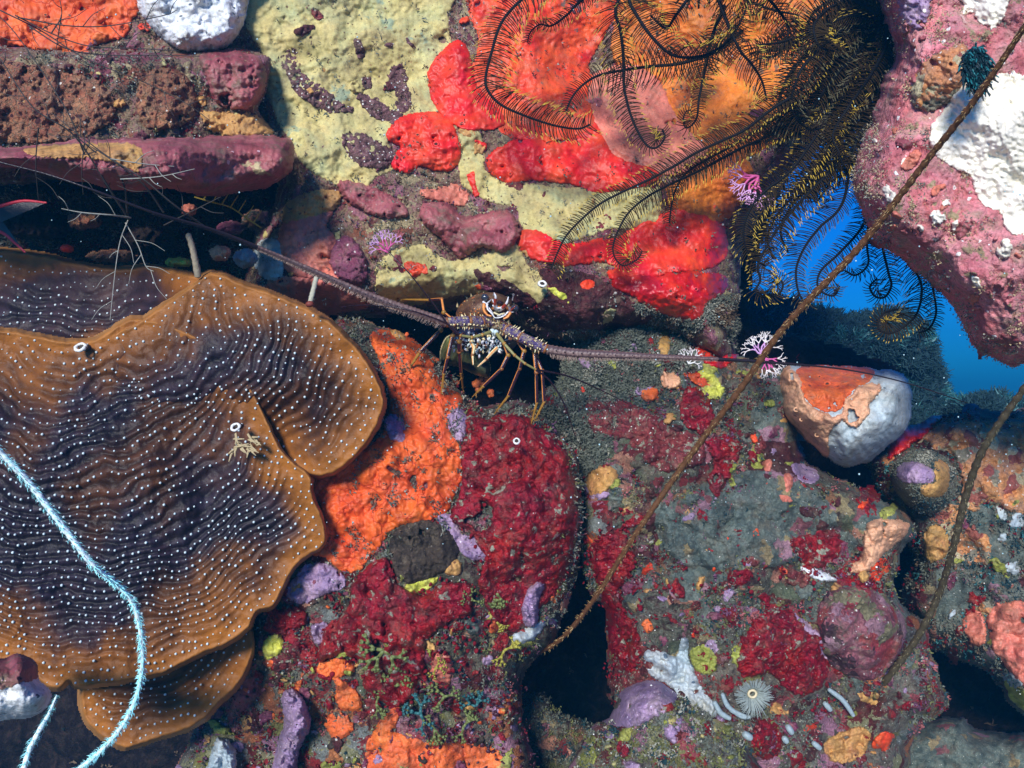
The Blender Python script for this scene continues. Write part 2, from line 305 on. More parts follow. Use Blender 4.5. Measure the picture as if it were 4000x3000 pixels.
# blades of turf
b_grey = flat('grey_turf', (.12, .135, .105), .85); b_olive = flat('olive_turf', (.13, .14, .045), .85); b_brown = flat('brown_turf', (.15, .10, .06), .85)
b_pale = flat('pale_turf', (.30, .30, .24), .8); b_teal = flat('teal_haze_weed', (.008, .042, .052), .85); b_crim = flat('crimson_blade', (.17, .004, .012), .7, .2)  # on the far weed the teal blades carry painted water haze
b_plum = flat('plum_turf', (.16, .06, .12), .7); b_rose = flat('rose_turf', (.34, .10, .10), .7); b_weed = flat('green_weed', (.16, .20, .06), .5); b_weed2 = flat('yellow_weed', (.36, .33, .05), .5); b_blue = flat('bluish_weed', (.03, .14, .15), .5)
b_white = flat('shell_white', (.80, .80, .76), .4)
m_lace_p = flat('pink_lace', (.62, .34, .62), .55); m_lace_w = flat('white_lace', (.82, .76, .74), .5); m_lace_m = flat('magenta_lace', (.60, .10, .30), .55)
# ------------------------------------------------------------ rock masses (each a relief with its own distance, bulge and rolled-back edge)
MASS = {}
class Mass:
    def __init__(s, name, poly, ctrl, roll=.14, rw=150, lump=.022, lwl=300, fine=.006, fwl=60, micro=.0016, seed=1, edge=14, bumps=None, extra=None):
        s.name = name; s.poly = smoothpoly(poly, 4); s.ctrl = ctrl; s.roll = roll; s.rw = rw; s.lump = lump; s.lwl = lwl
        s.fine = fine; s.fwl = fwl; s.micro = micro; s.seed = seed; s.edge = edge; s.bumps = bumps; s.extra = extra; MASS[name] = s
    def sd(s, x, y): return sdf(s.poly, x, y) + s.edge * fbm(x, y, 90, 4, s.seed + 50)
    def depth(s, x, y, sd=None):
        x = np.asarray(x, float); y = np.asarray(y, float)
        if sd is None: sd = s.sd(x, y)
        d = idw(s.ctrl, x, y) - s.lump * fbm(x, y, s.lwl, 3, s.seed) - s.fine * fbm(x, y, s.fwl, 4, s.seed + 9) - s.micro * pn(x / 17., y / 17., s.seed + 3)
        if s.bumps:
            for wl, h in s.bumps: d = d - h * cellb(x + 14 * pn(x / 60, y / 60, s.seed), y + 14 * pn(x / 60, y / 60, s.seed + 1), wl, s.seed)
        if s.extra is not None: d = d + s.extra(x, y, sd)
        t = np.clip(sd / s.rw, 0, 1); d = d + s.roll * (1 - np.sqrt(np.clip(1 - (1 - t) ** 2, 0, 1)))
        return d + np.where(sd < 0, -sd * .004, 0)
def grid_mesh(x0, x1, y0, y1, step):
    xs = np.arange(x0, x1 + step, step); ys = np.arange(y0, y1 + step, step); X, Y = np.meshgrid(xs, ys); return X, Y
def relief(mb, X, Y, D, keep, mi=0):
    ny, nx = X.shape; q = keep[:-1, :-1] & keep[1:, :-1] & keep[:-1, 1:] & keep[1:, 1:]
    idx = np.arange(ny * nx).reshape(ny, nx)
    f = np.stack([idx[:-1, :-1][q], idx[1:, :-1][q], idx[1:, 1:][q], idx[:-1, 1:][q]], -1)
    used = np.zeros(ny * nx, bool); used[f.ravel()] = True; re = np.cumsum(used) - 1
    v = P(X, Y, D).reshape(-1, 3)[used]; mb.add(v, re[f], mi if np.isscalar(mi) else mi[:-1, :-1][q])
    return v
def build_mass(m, mats, step=6, matfn=None, name=None):
    lo = m.poly.min(0) - 10; hi = m.poly.max(0) + 10
    lo = np.maximum(lo, [-700, -420]); hi = np.minimum(hi, [4800, 3500])
    X, Y = grid_mesh(lo[0], hi[0], lo[1], hi[1], step); sd = m.sd(X, Y); D = m.depth(X, Y, sd)
    mb = MB(); relief(mb, X, Y, D, sd > -2, 0 if matfn is None else matfn(X, Y))
    return mb.build(name or m.name, mats)
def surf(x, y, names=None):
    best = np.full(np.shape(x), 9.); 
    for n, m in MASS.items():
        if names and n not in names: continue
        if not names and n.startswith('sheet'): continue
        sd = m.sd(x, y); d = m.depth(x, y, sd); best = np.where((sd > 3) & (d < best), d, best)
    return best

Mass('reef_backing', [(-800, -450), (3250, -400), (3150, 500), (3000, 900), (2950, 1250), (3300, 1350), (3560, 1480), (3560, 1700), (4900, 1750), (4900, 3550), (-800, 3550)],
     [(0, 0, 1.5), (2000, 0, 1.5), (2000, 1400, 1.42), (1000, 900, 1.25), (300, 950, 1.15), (2250, 2700, 1.8), (3800, 2700, 1.5), (3000, 1500, 1.5), (300, 2900, 1.8), (3800, 1800, 1.7)], roll=.1, lump=.05, seed=3)
Mass('upper_wall', [(-800, -450), (3540, -400), (3500, 60), (3400, 300), (3260, 520), (3080, 700), (2960, 860), (2900, 1000), (2890, 1180), (2880, 1330), (2860, 1430), (2780, 1440), (2700, 1380), (2600, 1300), (2400, 1330), (2240, 1340), (2060, 1290),
     (1960, 1230), (1820, 1215), (1640, 1215), (1520, 1230), (1380, 1240), (1000, 1190), (960, 1060), (1000, 900), (1080, 760), (1000, 700), (300, 700), (-800, 720)],
     [(0, 100, 1.02), (700, 300, 1.02), (1200, 250, 1.06), (1800, 200, 1.12), (2400, 200, 1.20), (3000, 200, 1.16), (3350, 150, 1.12), (1300, 700, 1.02), (1900, 700, 1.06), (2500, 800, 1.08), (2850, 900, 1.12),
      (1200, 1050, 1.02), (1700, 1050, 1.02), (2200, 1100, 1.0), (2700, 1200, 1.03), (0, 600, 1.0)], roll=.22, rw=150, lump=.035, lwl=420, fine=.009, fwl=80, seed=11, edge=26)
Mass('lower_boulder', [(1290, 1260), (1420, 1250), (1560, 1300), (1700, 1390), (1800, 1520), (1900, 1590), (2040, 1570), (2160, 1660), (2255, 1780), (2275, 2000), (2265, 2200), (2215, 2380), (2150, 2530), (2060, 2620), (2040, 2800), (2060, 3350), (640, 3350), (760, 2850), (900, 2550), (1000, 2200), (1150, 1500)],
     [(1350, 1350, .98), (1700, 1500, .97), (2100, 1750, .96), (1450, 1900, .905), (2050, 2050, .91), (1650, 2400, .89), (1200, 2400, .90), (1500, 2800, .92), (1900, 2900, .96), (950, 2900, .98), (2200, 2300, 1.0)],
     roll=.11, rw=110, lump=.022, lwl=260, fine=.009, fwl=65, seed=23, edge=20, bumps=[(60, .006)])
Mass('right_slope', [(2180, 1480), (2230, 1330), (2370, 1255), (2560, 1255), (2740, 1330), (2900, 1400), (3060, 1440), (3110, 1560), (3120, 1760), (3240, 1850), (3420, 1930), (3580, 2050), (3520, 2170), (3500, 2320), (3600, 2420), (3640, 2560), (3700, 2760), (3560, 2900), (3420, 3350), (2440, 3350), (2330, 3050), (2420, 2800), (2370, 2620), (2370, 2400), (2295, 2300), (2262, 2100), (2245, 1800), (2120, 1640), (2110, 1540)],
     [(2250, 1450, 1.12), (2500, 1350, 1.10), (2900, 1500, 1.10), (2350, 1800, 1.06), (2700, 1800, 1.02), (3000, 1700, 1.06), (2800, 2100, .97), (3200, 2100, 1.02), (2600, 2500, .97), (3100, 2500, .98), (3450, 2450, 1.04), (2800, 2850, .94), (3300, 2850, 1.05), (2400, 2500, 1.02), (2330, 2000, 1.0)],
     roll=.11, rw=140, lump=.035, lwl=280, fine=.014, fwl=80, seed=37, edge=22, bumps=[(95, .014), (34, .005)])
Mass('bottom_boulder', [(2280, 2880), (2380, 2800), (2430, 2700), (2560, 2660), (2700, 2740), (2840, 2820), (2950, 2960), (3060, 3350), (2160, 3350)],
     [(2400, 2900, .92), (2700, 2850, .86), (2700, 3100, .85)], roll=.12, rw=120, lump=.014, lwl=180, fine=.008, fwl=50, seed=41, edge=16)
Mass('cleft_floor', [(1900, 2850), (2000, 2740), (2110, 2700), (2200, 2780), (2330, 2830), (2440, 2900), (2440, 3350), (1850, 3350)],
     [(2150, 2900, 1.10)], roll=.10, rw=90, lump=.02, lwl=150, fine=.010, fwl=50, seed=47, edge=16)
Mass('far_slope', [(3380, 1800), (3460, 1700), (3600, 1650), (3760, 1600), (3960, 1600), (4900, 1620), (4900, 3000), (4100, 2830), (3960, 2760), (3860, 2640), (3740, 2570), (3600, 2520), (3560, 2420), (3520, 2300), (3560, 2180), (3470, 2000)],
     [(3500, 1750, 1.16), (3900, 1700, 1.14), (3700, 2000, 1.12), (4000, 2200, 1.10), (3700, 2400, 1.16), (4000, 2600, 1.06)], roll=.2, rw=120, lump=.03, lwl=260, fine=.012, fwl=70, seed=53, edge=22, bumps=[(80, .012)])
Mass('corner_hollow_rock', [(3420, 2960), (3560, 2830), (3760, 2800), (3900, 2860), (4900, 2900), (4900, 3350), (3300, 3350)],
     [(3500, 3000, 1.35), (4000, 3000, 1.3)], roll=.15, rw=100, lump=.03, lwl=200, fine=.008, seed=57, edge=14)
Mass('left_ledge_rock', [(-800, 120), (200, 200), (420, 190), (640, 200), (800, 190), (960, 190), (1050, 230), (1050, 340), (1010, 430), (1080, 520), (1090, 600), (900, 640), (300, 640), (-800, 660)],
     [(0, 350, .90), (500, 350, .93), (900, 350, .98), (1000, 560, .98), (200, 600, .90)], roll=.06, rw=70, lump=.018, lwl=200, fine=.008, fwl=45, seed=61, edge=16)
Mass('pink_boulder', [(3380, -400), (3420, -60), (3450, 90), (3490, 200), (3440, 330), (3400, 470), (3350, 600), (3330, 730), (3370, 850), (3430, 950), (3540, 1030), (3640, 1120), (3740, 1220), (3790, 1340), (3900, 1410), (4050, 1440), (4900, 1500), (4900, -400)],
     [(3500, 0, .82), (3450, 500, .82), (3900, 300, .78), (3700, 900, .80), (4000, 1000, .78), (3900, 1300, .82), (4200, 500, .76)], roll=.16, rw=170, lump=.022, lwl=300, fine=.010, fwl=90, micro=.002, seed=71, edge=22)
Mass('siphon_sponge', [(3060, 1440), (3200, 1430), (3400, 1440), (3530, 1460), (3565, 1560), (3550, 1660), (3480, 1740), (3400, 1800), (3290, 1825), (3190, 1750), (3110, 1680), (3050, 1600)],
     [(3150, 1500, 1.02), (3400, 1500, 1.0), (3300, 1700, .97)], roll=.14, rw=130, lump=.022, lwl=170, fine=.008, fwl=60, micro=.0012, seed=83, edge=14)
Mass('round_knob', [(3490, 1830), (3540, 1770), (3620, 1755), (3700, 1790), (3740, 1870), (3720, 1960), (3640, 2010), (3550, 1980), (3490, 1910)],
     [(3600, 1880, 1.02)], roll=.12, rw=110, lump=.006, lwl=100, fine=.004, fwl=40, seed=89, edge=6)

def struct(o, kind='structure'): o['kind'] = kind; return o
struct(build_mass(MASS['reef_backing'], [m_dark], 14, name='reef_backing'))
struct(build_mass(MASS['upper_wall'], [m_wall], 6, name='reef_wall'))
def low_zone(X, Y): return np.where(fbm(X, Y, 260, 3, 5) + (Y - 2560) / 900. - (X - 1500) / 3500 > .0, 1, 0)
struct(build_mass(MASS['lower_boulder'], [m_turf, m_mix], 6, matfn=low_zone, name='reef_rock'))
def rs_zone(X, Y):
    n = fbm(X, Y, 240, 3, 9); a = np.where(n > .12, 1, 0)
    return np.where((Y > 2380 + 120 * n) | (X < 2420 + 100 * n) & (Y > 1950), 2, a)
struct(build_mass(MASS['right_slope'], [m_turf, m_sand, m_mix], 6, matfn=rs_zone, name='reef_slope'))
struct(build_mass(MASS['far_slope'], [m_turf, m_sand], 8, matfn=lambda X, Y: np.where((X > 3650) & (Y > 1950), 1, 0), name='reef_slope'))
struct(build_mass(MASS['cleft_floor'], [m_turf], 6, name='reef_rock'))
struct(build_mass(MASS['corner_hollow_rock'], [m_sand], 5, name='reef_rock'))
o = build_mass(MASS['bottom_boulder'], [m_mix], 5, name='boulder'); tag(o, 'mottled beige and green boulder at the bottom edge right of the dark hole', 'boulder')
struct(build_mass(MASS['left_ledge_rock'], [m_wall], 6, name='reef_ledge'))
o = build_mass(MASS['pink_boulder'], [m_pink], 6, name='boulder'); tag(o, 'large pink encrusted boulder filling the upper right corner', 'boulder')
o = build_mass(MASS['siphon_sponge'], [m_bluew], 4, name='ball_sponge'); tag(o, 'pale blue white ball sponge dotted with pores beneath the tip of the right antenna', 'sponge')
o = build_mass(MASS['round_knob'], [m_fuzz], 4, name='rock_knob'); tag(o, 'round silted knob with lilac and ochre crusts below the ball sponge', 'rock')

# ------------------------------------------------------------ sponges and crusts growing on the rock
CLEAN = []
def patch(name, cat, mass, mt, th, ew, poly, label, step=5, edge=10, lump=.5, group=None, clean=True, bumps=None, seed=None, wob=1.0):
    m = MASS[mass]; poly = smoothpoly(poly, 4)
    if th < .03: th *= .48
    seed = seed or (len(CLEAN) * 7 + 101)
    size = np.ptp(poly, axis=0).min(); edge = min(edge * 1.5, size * .17)
    lo = np.maximum(poly.min(0) - edge * 2 - 8, [-200, -200]); hi = np.minimum(poly.max(0) + edge * 2 + 8, [4200, 3200])
    X, Y = grid_mesh(lo[0], hi[0], lo[1], hi[1], step)
    s = sdf(poly, X, Y) + edge * fbm(X, Y, max(22, size * .22), 5, seed, .62); ms = m.sd(X, Y)
    if size > 120 and name != 'glare_crust' and th < .03: s = np.minimum(s, (.46 - fbm(X, Y, size * .30, 4, seed + 41)) * size * .55)
    s = s + min(7, size * .08) * fbm(X, Y, 17, 3, seed + 61, .7) + (7 if mass == 'upper_wall' and size > 100 else 0)
    base = m.depth(X, Y, ms); t = np.clip(s / ew, 0, 1); prof = np.sqrt(np.clip(1 - (1 - t) ** 2, 0, 1))
    D = base - th * prof * (1 + lump * fbm(X, Y, max(40, size * .35), 3, seed + 3)) - .0012 * wob * prof * fbm(X, Y, 30, 3, seed + 5)
    if bumps: D = D - bumps[1] * prof * cellb(X + 8 * pn(X / 40, Y / 40, seed), Y, bumps[0], seed)
    D = D + np.where(s < 0, .0035 - s * .0004, 0)
    mb = MB(); relief(mb, X, Y, D, (s > -step * 2.2) & (ms > -4)); o = mb.build(name, mt); tag(o, label, cat, group)
    if clean: CLEAN.append(poly)
    return o
UW, LB, RS, PB, LL, FS, SS, BB, RK = 'upper_wall', 'lower_boulder', 'right_slope', 'pink_boulder', 'left_ledge_rock', 'far_slope', 'siphon_sponge', 'bottom_boulder', 'round_knob'
S = 'encrusting_sponge'
patch(S, 'sponge', UW, m_khaki, .010, 60, [(940, -160), (1740, -160), (1750, 60), (1755, 180), (1700, 270), (1690, 380), (1715, 435), (1650, 445), (1560, 480), (1520, 560), (1550, 640), (1470, 700), (1400, 740), (1270, 700), (1180, 640), (1150, 560), (1080, 460), (1040, 330), (1020, 200), (960, 90)],
      'broad khaki yellow sponge sheet left of the red sponges, top of the wall', 5, 16)
patch(S, 'sponge', UW, m_khaki, .008, 40, [(1800, 500), (1860, 500), (1890, 600), (1900, 680), (2000, 720), (2200, 735), (2400, 745), (2560, 730), (2570, 860), (2380, 890), (2250, 930), (2150, 970), (2050, 890), (2010, 810), (1880, 770), (1800, 690)],
      'khaki sponge band below the widest bright red sponge', 5, 12)
patch(S, 'sponge', UW, m_khaki, .007, 30, [(1500, 1010), (1640, 960), (1750, 1020), (1880, 1000), (2000, 950), (2060, 1030), (2130, 1120), (2110, 1180), (2040, 1160), (1980, 1110), (1900, 1140), (1780, 1150), (1600, 1190), (1500, 1170), (1470, 1090)],
      'olive yellow sponge sheet just above the lobster', 5, 14)
m_streak = mat('streak_turf', [(.3, (.03, .012, .012)), (.48, (.12, .05, .05)), (.6, (.24, .11, .12)), (.74, (.34, .28, .2))], 120, .75, .9, 260, specks=((.75, .72, .66), 190, .3), fine=.3, bdist=.005)
for pl, lb in (([(1100, 210), (1150, 195), (1175, 280), (1250, 330), (1330, 400), (1380, 430), (1330, 440), (1230, 420), (1150, 350), (1110, 280)], 'dark maroon turf streak running diagonally across the khaki sponge'),
               ([(1380, 150), (1410, 150), (1430, 215), (1405, 235), (1380, 200)], 'small brown turf slit in the upper khaki sponge'),
               ([(1575, 150), (1600, 145), (1640, 195), (1620, 205)], 'thin maroon turf slit beside the small round one, upper khaki sponge'),
               ([(1155, 105), (1205, 100), (1200, 140), (1165, 145)], 'round brown turf spot nearest the white sponge'),
               ([(1410, 305), (1450, 300), (1455, 345), (1420, 350)], 'round brown turf spot in the middle of the khaki sponge'),
               ([(1525, 260), (1580, 255), (1600, 330), (1610, 420), (1550, 440), (1540, 360), (1515, 320)], 'tall mauve turf streak left of the bright red sponges'),
               ([(1340, 530), (1420, 520), (1480, 560), (1540, 600), (1500, 660), (1400, 640), (1350, 590)], 'mauve turf patch beneath the khaki sponge, left of the lobed red sponge'),
               ([(1400, 370), (1460, 385), (1530, 430), (1590, 470), (1520, 480), (1440, 440)], 'ragged brown turf strip leading to the lobed red sponge'),
               ([(1505, 165), (1545, 165), (1530, 190), (1500, 185)], 'tiny dark turf spot between two slits on the khaki sponge')):
    patch('turf_patch', 'turf', UW, m_streak, .008, 14, pl, lb, 3, 12, clean=False, bumps=(14, .003))
patch(S, 'sponge', UW, m_red, .026, 60, [(1740, 190), (1790, 160), (1830, 210), (1850, 300), (1900, 380), (1960, 440), (1960, 490), (1850, 505), (1770, 480), (1710, 420), (1690, 380), (1670, 300), (1700, 230)], 'tall scarlet sponge left of the looped feather star arm', 4, 7)
patch(S, 'sponge', UW, m_red, .022, 45, [(1520, 500), (1600, 445), (1720, 450), (1780, 520), (1790, 620), (1740, 665), (1640, 645), (1590, 670), (1530, 640), (1570, 575), (1520, 540)], 'lobed scarlet sponge with two round openings, lowest beside the khaki sheet', 4, 8)
patch(S, 'sponge', UW, m_red, .018, 50, [(1920, 600), (1990, 560), (2060, 545), (2200, 560), (2290, 500), (2330, 470), (2380, 560), (2400, 610), (2530, 640), (2580, 690), (2500, 725), (2350, 750), (2250, 720), (2150, 700), (1970, 705), (1910, 650)], 'widest scarlet sponge stretching under the hooked feather star arms', 5, 10)
patch(S, 'sponge', UW, m_redor, .012, 40, [(1840, -160), (2330, -160), (2400, 40), (2330, 180), (2300, 270), (2330, 330), (2310, 420), (2330, 470), (2250, 540), (2050, 540), (1970, 520), (1910, 420), (1850, 300), (1870, 150), (1840, 50)], 'orange red sponge behind the looped feather star arm at the top', 5, 16)
patch(S, 'sponge', UW, m_salmon, .016, 40, [(2300, 330), (2400, 260), (2510, 260), (2590, 350), (2640, 460), (2740, 540), (2760, 620), (2650, 680), (2540, 660), (2400, 610), (2340, 520), (2310, 420)], 'salmon pink sponge behind the hanging hooked arm', 5, 10)
patch(S, 'sponge', UW, m_amber, .012, 60, [(2480, -160), (3160, -160), (3260, 60), (3270, 260), (3190, 430), (3060, 540), (2900, 620), (2780, 620), (2660, 530), (2590, 380), (2560, 290), (2400, 240), (2420, 60)], 'glowing amber sponge behind the crowded feather star arms', 5, 16)
patch(S, 'sponge', UW, m_amber, .012, 30, [(2600, 760), (2700, 670), (2830, 620), (2930, 640), (2920, 740), (2870, 830), (2780, 870), (2670, 850)], 'smaller amber sponge below the diagonal arms', 4, 10)
patch(S, 'sponge', UW, m_red, .018, 45, [(2040, 910), (2100, 900), (2160, 930), (2230, 960), (2330, 940), (2420, 930), (2500, 880), (2560, 860), (2650, 820), (2790, 860), (2840, 950), (2790, 1040), (2620, 1060), (2470, 1090), (2370, 1020), (2250, 1030), (2100, 1015), (2030, 960)], 'scarlet sponge band behind the curled arm tip right above the lobster', 5, 10)
patch(S, 'sponge', UW, m_dred, .020, 45, [(2390, 1110), (2450, 1070), (2560, 1080), (2700, 1065), (2830, 1085), (2820, 1150), (2760, 1180), (2730, 1240), (2640, 1240), (2540, 1200), (2470, 1150)], 'glossy deep red sponge under the lowest scarlet band', 4, 9)
patch(S, 'sponge', RS, m_dred, .016, 35, [(2720, 1290), (2770, 1255), (2830, 1270), (2850, 1330), (2880, 1390), (2820, 1440), (2740, 1410), (2710, 1340)], 'upright red sponge crossed by the right antenna', 4, 9)
patch(S, 'sponge', UW, m_red, .012, 16, [(2265, 1105), (2290, 1090), (2320, 1098), (2328, 1120), (2300, 1134), (2270, 1128)], 'small isolated coral red oval above the right of the lobster', 3, 2)
patch(S, 'sponge', UW, m_red, .012, 20, [(2370, 1060), (2420, 1045), (2460, 1060), (2440, 1090), (2390, 1095)], 'coral red nub between the oval one and the glossy deep red sponge', 3, 3)
patch(S, 'sponge', UW, m_red, .010, 14, [(1815, 680), (1855, 670), (1865, 720), (1880, 755), (1855, 770), (1835, 730)], 'narrow scarlet tongue on the khaki band', 3, 3)
patch(S, 'sponge', UW, m_red, .010, 12, [(1855, 545), (1900, 560), (1895, 590), (1865, 580)], 'tiny scarlet spot at the left end of the widest scarlet sponge', 3, 3)
patch(S, 'sponge', UW, m_salmon, .010, 25, [(1640, 740), (1720, 730), (1790, 720), (1830, 760), (1810, 810), (1740, 790), (1670, 780)], 'ragged salmon sponge under the lobed scarlet one', 4, 9)
patch('mauve_crust', 'crust', UW, m_mauve, .022, 45, [(1660, 800), (1740, 800), (1820, 850), (1950, 825), (2010, 860), (2025, 920), (1960, 980), (1880, 960), (1800, 1000), (1720, 920), (1650, 860)], 'lumpy mauve crust between the khaki band and the lobster', 4, 10, bumps=(90, .016))
patch('mauve_crust', 'crust', UW, m_mauve, .016, 25, [(1330, 710), (1450, 735), (1570, 800), (1580, 840), (1480, 840), (1360, 780)], 'pale mauve crust strip below the khaki sheet', 4, 9, bumps=(60, .008))
patch(S, 'sponge', UW, m_salmon, .022, 40, [(1100, 890), (1140, 850), (1200, 840), (1300, 830), (1270, 880), (1320, 960), (1290, 1030), (1320, 1090), (1200, 1085), (1110, 1050), (1090, 960)], 'coral pink sponge above the left antenna', 4, 9)
patch('maroon_crust', 'crust', UW, m_mauved, .022, 35, [(1300, 960), (1360, 930), (1420, 1000), (1425, 1090), (1370, 1110), (1300, 1050)], 'dark maroon crust knob right of the coral pink sponge', 4, 8, bumps=(34, .006))
patch(S, 'sponge', UW, m_salmon, .016, 35, [(1000, 1110), (1120, 1085), (1260, 1090), (1380, 1130), (1440, 1190), (1360, 1215), (1230, 1225), (1100, 1180)], 'dull red sponge strip behind the rim of the plate coral', 4, 8)
patch(S, 'sponge', UW, m_tan, .022, 35, [(1150, 780), (1230, 750), (1320, 755), (1310, 810), (1210, 850), (1110, 870), (1110, 820)], 'ochre sponge above the coral pink one', 4, 8)
patch(S, 'sponge', UW, m_bluew, .020, 25, [(1010, 955), (1070, 940), (1105, 970), (1100, 1080), (1040, 1090), (1000, 1030)], 'small pale blue sponge behind the left antenna', 4, 5)
patch(S, 'sponge', UW, m_orange, .020, 60, [(-160, -160), (530, -160), (545, 0), (525, 60), (480, 140), (380, 170), (340, 235), (250, 220), (100, 180), (-160, 150)], 'smooth orange sponge in the upper left corner', 5, 12)
patch('ball_sponge', 'sponge', UW, m_white, .060, 110, [(535, -160), (985, -160), (975, -20), (950, 80), (890, 170), (790, 205), (690, 180), (600, 110), (545, 20)], 'chalk white sponge dotted with dark pores at the top edge', 4, 7)
patch('mauve_crust', 'crust', LL, m_mauve, .022, 50, [(780, 210), (880, 195), (980, 210), (1030, 250), (1040, 330), (1000, 410), (900, 430), (830, 380), (800, 300)], 'dark mauve lump under the white sponge', 4, 9, bumps=(70, .010))
patch('honeycomb_coral', 'coral', LL, m_honey, .016, 40, [(560, 285), (660, 265), (730, 300), (770, 380), (750, 470), (650, 510), (560, 490), (530, 390)], 'brown honeycomb coral disc under the white sponge', 4, 8)
patch('honeycomb_coral', 'coral', LL, m_honey, .018, 50, [(-200, 230), (120, 250), (300, 290), (420, 340), (440, 460), (330, 540), (100, 560), (-200, 560)], 'wider reddish honeycomb coral at the left edge', 4, 12)
patch('rubble_crust', 'crust', LL, m_tan, .012, 30, [(780, 440), (900, 440), (1010, 450), (1070, 520), (960, 540), (840, 520)], 'rusty orange crust above the right end of the mauve ledge', 4, 12, bumps=(22, .004))
# mauve ledge: a shelf of its own
Mass('mauve_ledge', [(-800, 600), (0, 575), (300, 545), (560, 540), (900, 530), (1100, 535), (1150, 590), (1140, 660), (1080, 715), (980, 745), (860, 770), (760, 765), (640, 740), (500, 745), (360, 720), (200, 690), (60, 660), (-800, 640)],
     [(0, 620, .73), (500, 640, .75), (1050, 620, .87)], roll=.12, rw=75, lump=.016, lwl=180, fine=.007, fwl=60, micro=.0014, seed=97, edge=17)
o = build_mass(MASS['mauve_ledge'], [m_mauve], 4, name='shelf_sponge'); tag(o, 'long mauve shelf sponge jutting across the left side above the plate coral', 'sponge')
patch(S, 'sponge', 'mauve_ledge', m_tan, .005, 20, [(80, 585), (300, 560), (500, 560), (560, 600), (540, 670), (480, 650), (360, 620), (200, 620)], 'beige tan sponge film along the top of the mauve shelf', 4, 10)
# --- small crust flecks nobody could count
m_rose = mat('rose_mottle', [(.28, (.06, .03, .04)), (.44, (.22, .06, .08)), (.56, (.32, .12, .14)), (.68, (.16, .15, .11))], 70, .7, .9, 200, cells=(46, [(.30, .04, .05), (.2, .18, .1), (.3, .16, .2), (.05, .02, .03)], .5), specks=((.7, .66, .6), 130, .2), bdist=.006)
def flecks(mass, n, mats, rr=(10, 38), seed=1, region=None, th=.006):
    m = MASS[mass]; rg = np.random.default_rng(seed); lo = np.maximum(m.poly.min(0), [-60, -60]); hi = np.minimum(m.poly.max(0), [4060, 3060]); mb = MB(); k = 0
    if region is not None: region = np.asarray(region, float); lo = region.min(0); hi = region.max(0)
    while k < n:
        x, y = rg.uniform(lo[0], hi[0]), rg.uniform(lo[1], hi[1]); k += 1; a = np.array([x]); b = np.array([y])
        if m.sd(a, b)[0] < 12 or (region is not None and sdf(region, a, b)[0] < 0): continue
        r = rr[0] + (rr[1] - rr[0]) * rg.random() ** 2.2; st = 3.5; X, Y = grid_mesh(x - r * 1.7, x + r * 1.7, y - r * 1.5, y + r * 1.5, st); an = rg.uniform(0, 3.14)
        u = (X - x) * math.cos(an) + (Y - y) * math.sin(an); v = -(X - x) * math.sin(an) + (Y - y) * math.cos(an); s = r - np.hypot(u * .8, v * rg.uniform(1, 1.7)) + r * 1.0 * fbm(X, Y, r * 1.4, 4, seed + k, .6)
        t = np.clip(s / 12., 0, 1); D = m.depth(X, Y) - th * rg.uniform(.5, 1.3) * np.sqrt(1 - (1 - t) ** 2) * (1 + .6 * fbm(X, Y, 20, 3, k)) + np.where(s < 0, .003, 0)
        keep = s > -5
        if (keep[:-1, :-1] & keep[1:, :-1] & keep[:-1, 1:] & keep[1:, 1:]).any(): relief(mb, X, Y, D, keep, int(rg.integers(len(mats))))
    o = mb.build('crust_flecks', mats); o['kind'] = 'stuff'
m_darkm = mat('dark_maroon', [(.3, (.02, .004, .006)), (.5, (.07, .010, .014)), (.7, (.12, .03, .03))], 60, .6, .9, 220, specks=((.6, .55, .5), 110, .2), bdist=.006)
flecks('upper_wall', 260, [m_darkm, m_mauved, m_redor, m_khaki, m_mauve, m_darkm, m_tan, m_maroon], seed=3)
flecks('right_slope', 420, [m_crim, m_darkm, m_sand, m_lilac, m_crim, m_olive, m_maroon, m_mauved, m_redor, m_tan, m_darkm], seed=5)
flecks('lower_boulder', 330, [m_crim, m_darkm, m_lilac, m_olive, m_crim, m_orange2, m_mauved, m_tan, m_black], seed=7, region=[(640, 2350), (1400, 2200), (2000, 2350), (2250, 2200), (2100, 2650), (2080, 3050), (700, 3050)])
flecks('right_slope', 46, [m_darkm, m_sand, m_crim, m_mauved, m_maroon, m_turf, m_rose, m_darkm], seed=21, rr=(40, 120), th=.0025)
flecks('lower_boulder', 16, [m_darkm, m_crim, m_maroon, m_rose], seed=23, rr=(40, 90), th=.003, region=[(640, 2350), (1400, 2200), (2000, 2350), (2250, 2200), (2100, 2650), (2080, 3050), (700, 3050)])
flecks('far_slope', 20, [m_darkm, m_sand, m_rose, m_peachor], seed=25, rr=(40, 100), th=.0025)
flecks('far_slope', 130, [m_crim, m_darkm, m_bluew, m_mauved, m_peachor, m_olive], seed=9)
flecks('left_ledge_rock', 90, [m_darkm, m_mauved, m_tan, m_khaki, m_maroon], seed=11, rr=(8, 24))
flecks('bottom_boulder', 60, [m_khaki, m_lilac, m_crim, m_olive], seed=13)
flecks('pink_boulder', 150, [m_pink, m_mauve, m_hot, m_salmon, m_pink], seed=15, region=[(3300, -100), (3640, -100), (3600, 600), (3800, 900), (4050, 980), (4050, 1500), (3300, 1200)])
patch('maroon_crust', 'crust', UW, m_darkm, .008, 30, [(2120, 1060), (2260, 1070), (2400, 1120), (2480, 1200), (2560, 1230), (2450, 1300), (2300, 1290), (2180, 1290), (2060, 1250), (2100, 1180), (2160, 1150)], 'very dark maroon crust right of the lobster eyes', 4, 16)
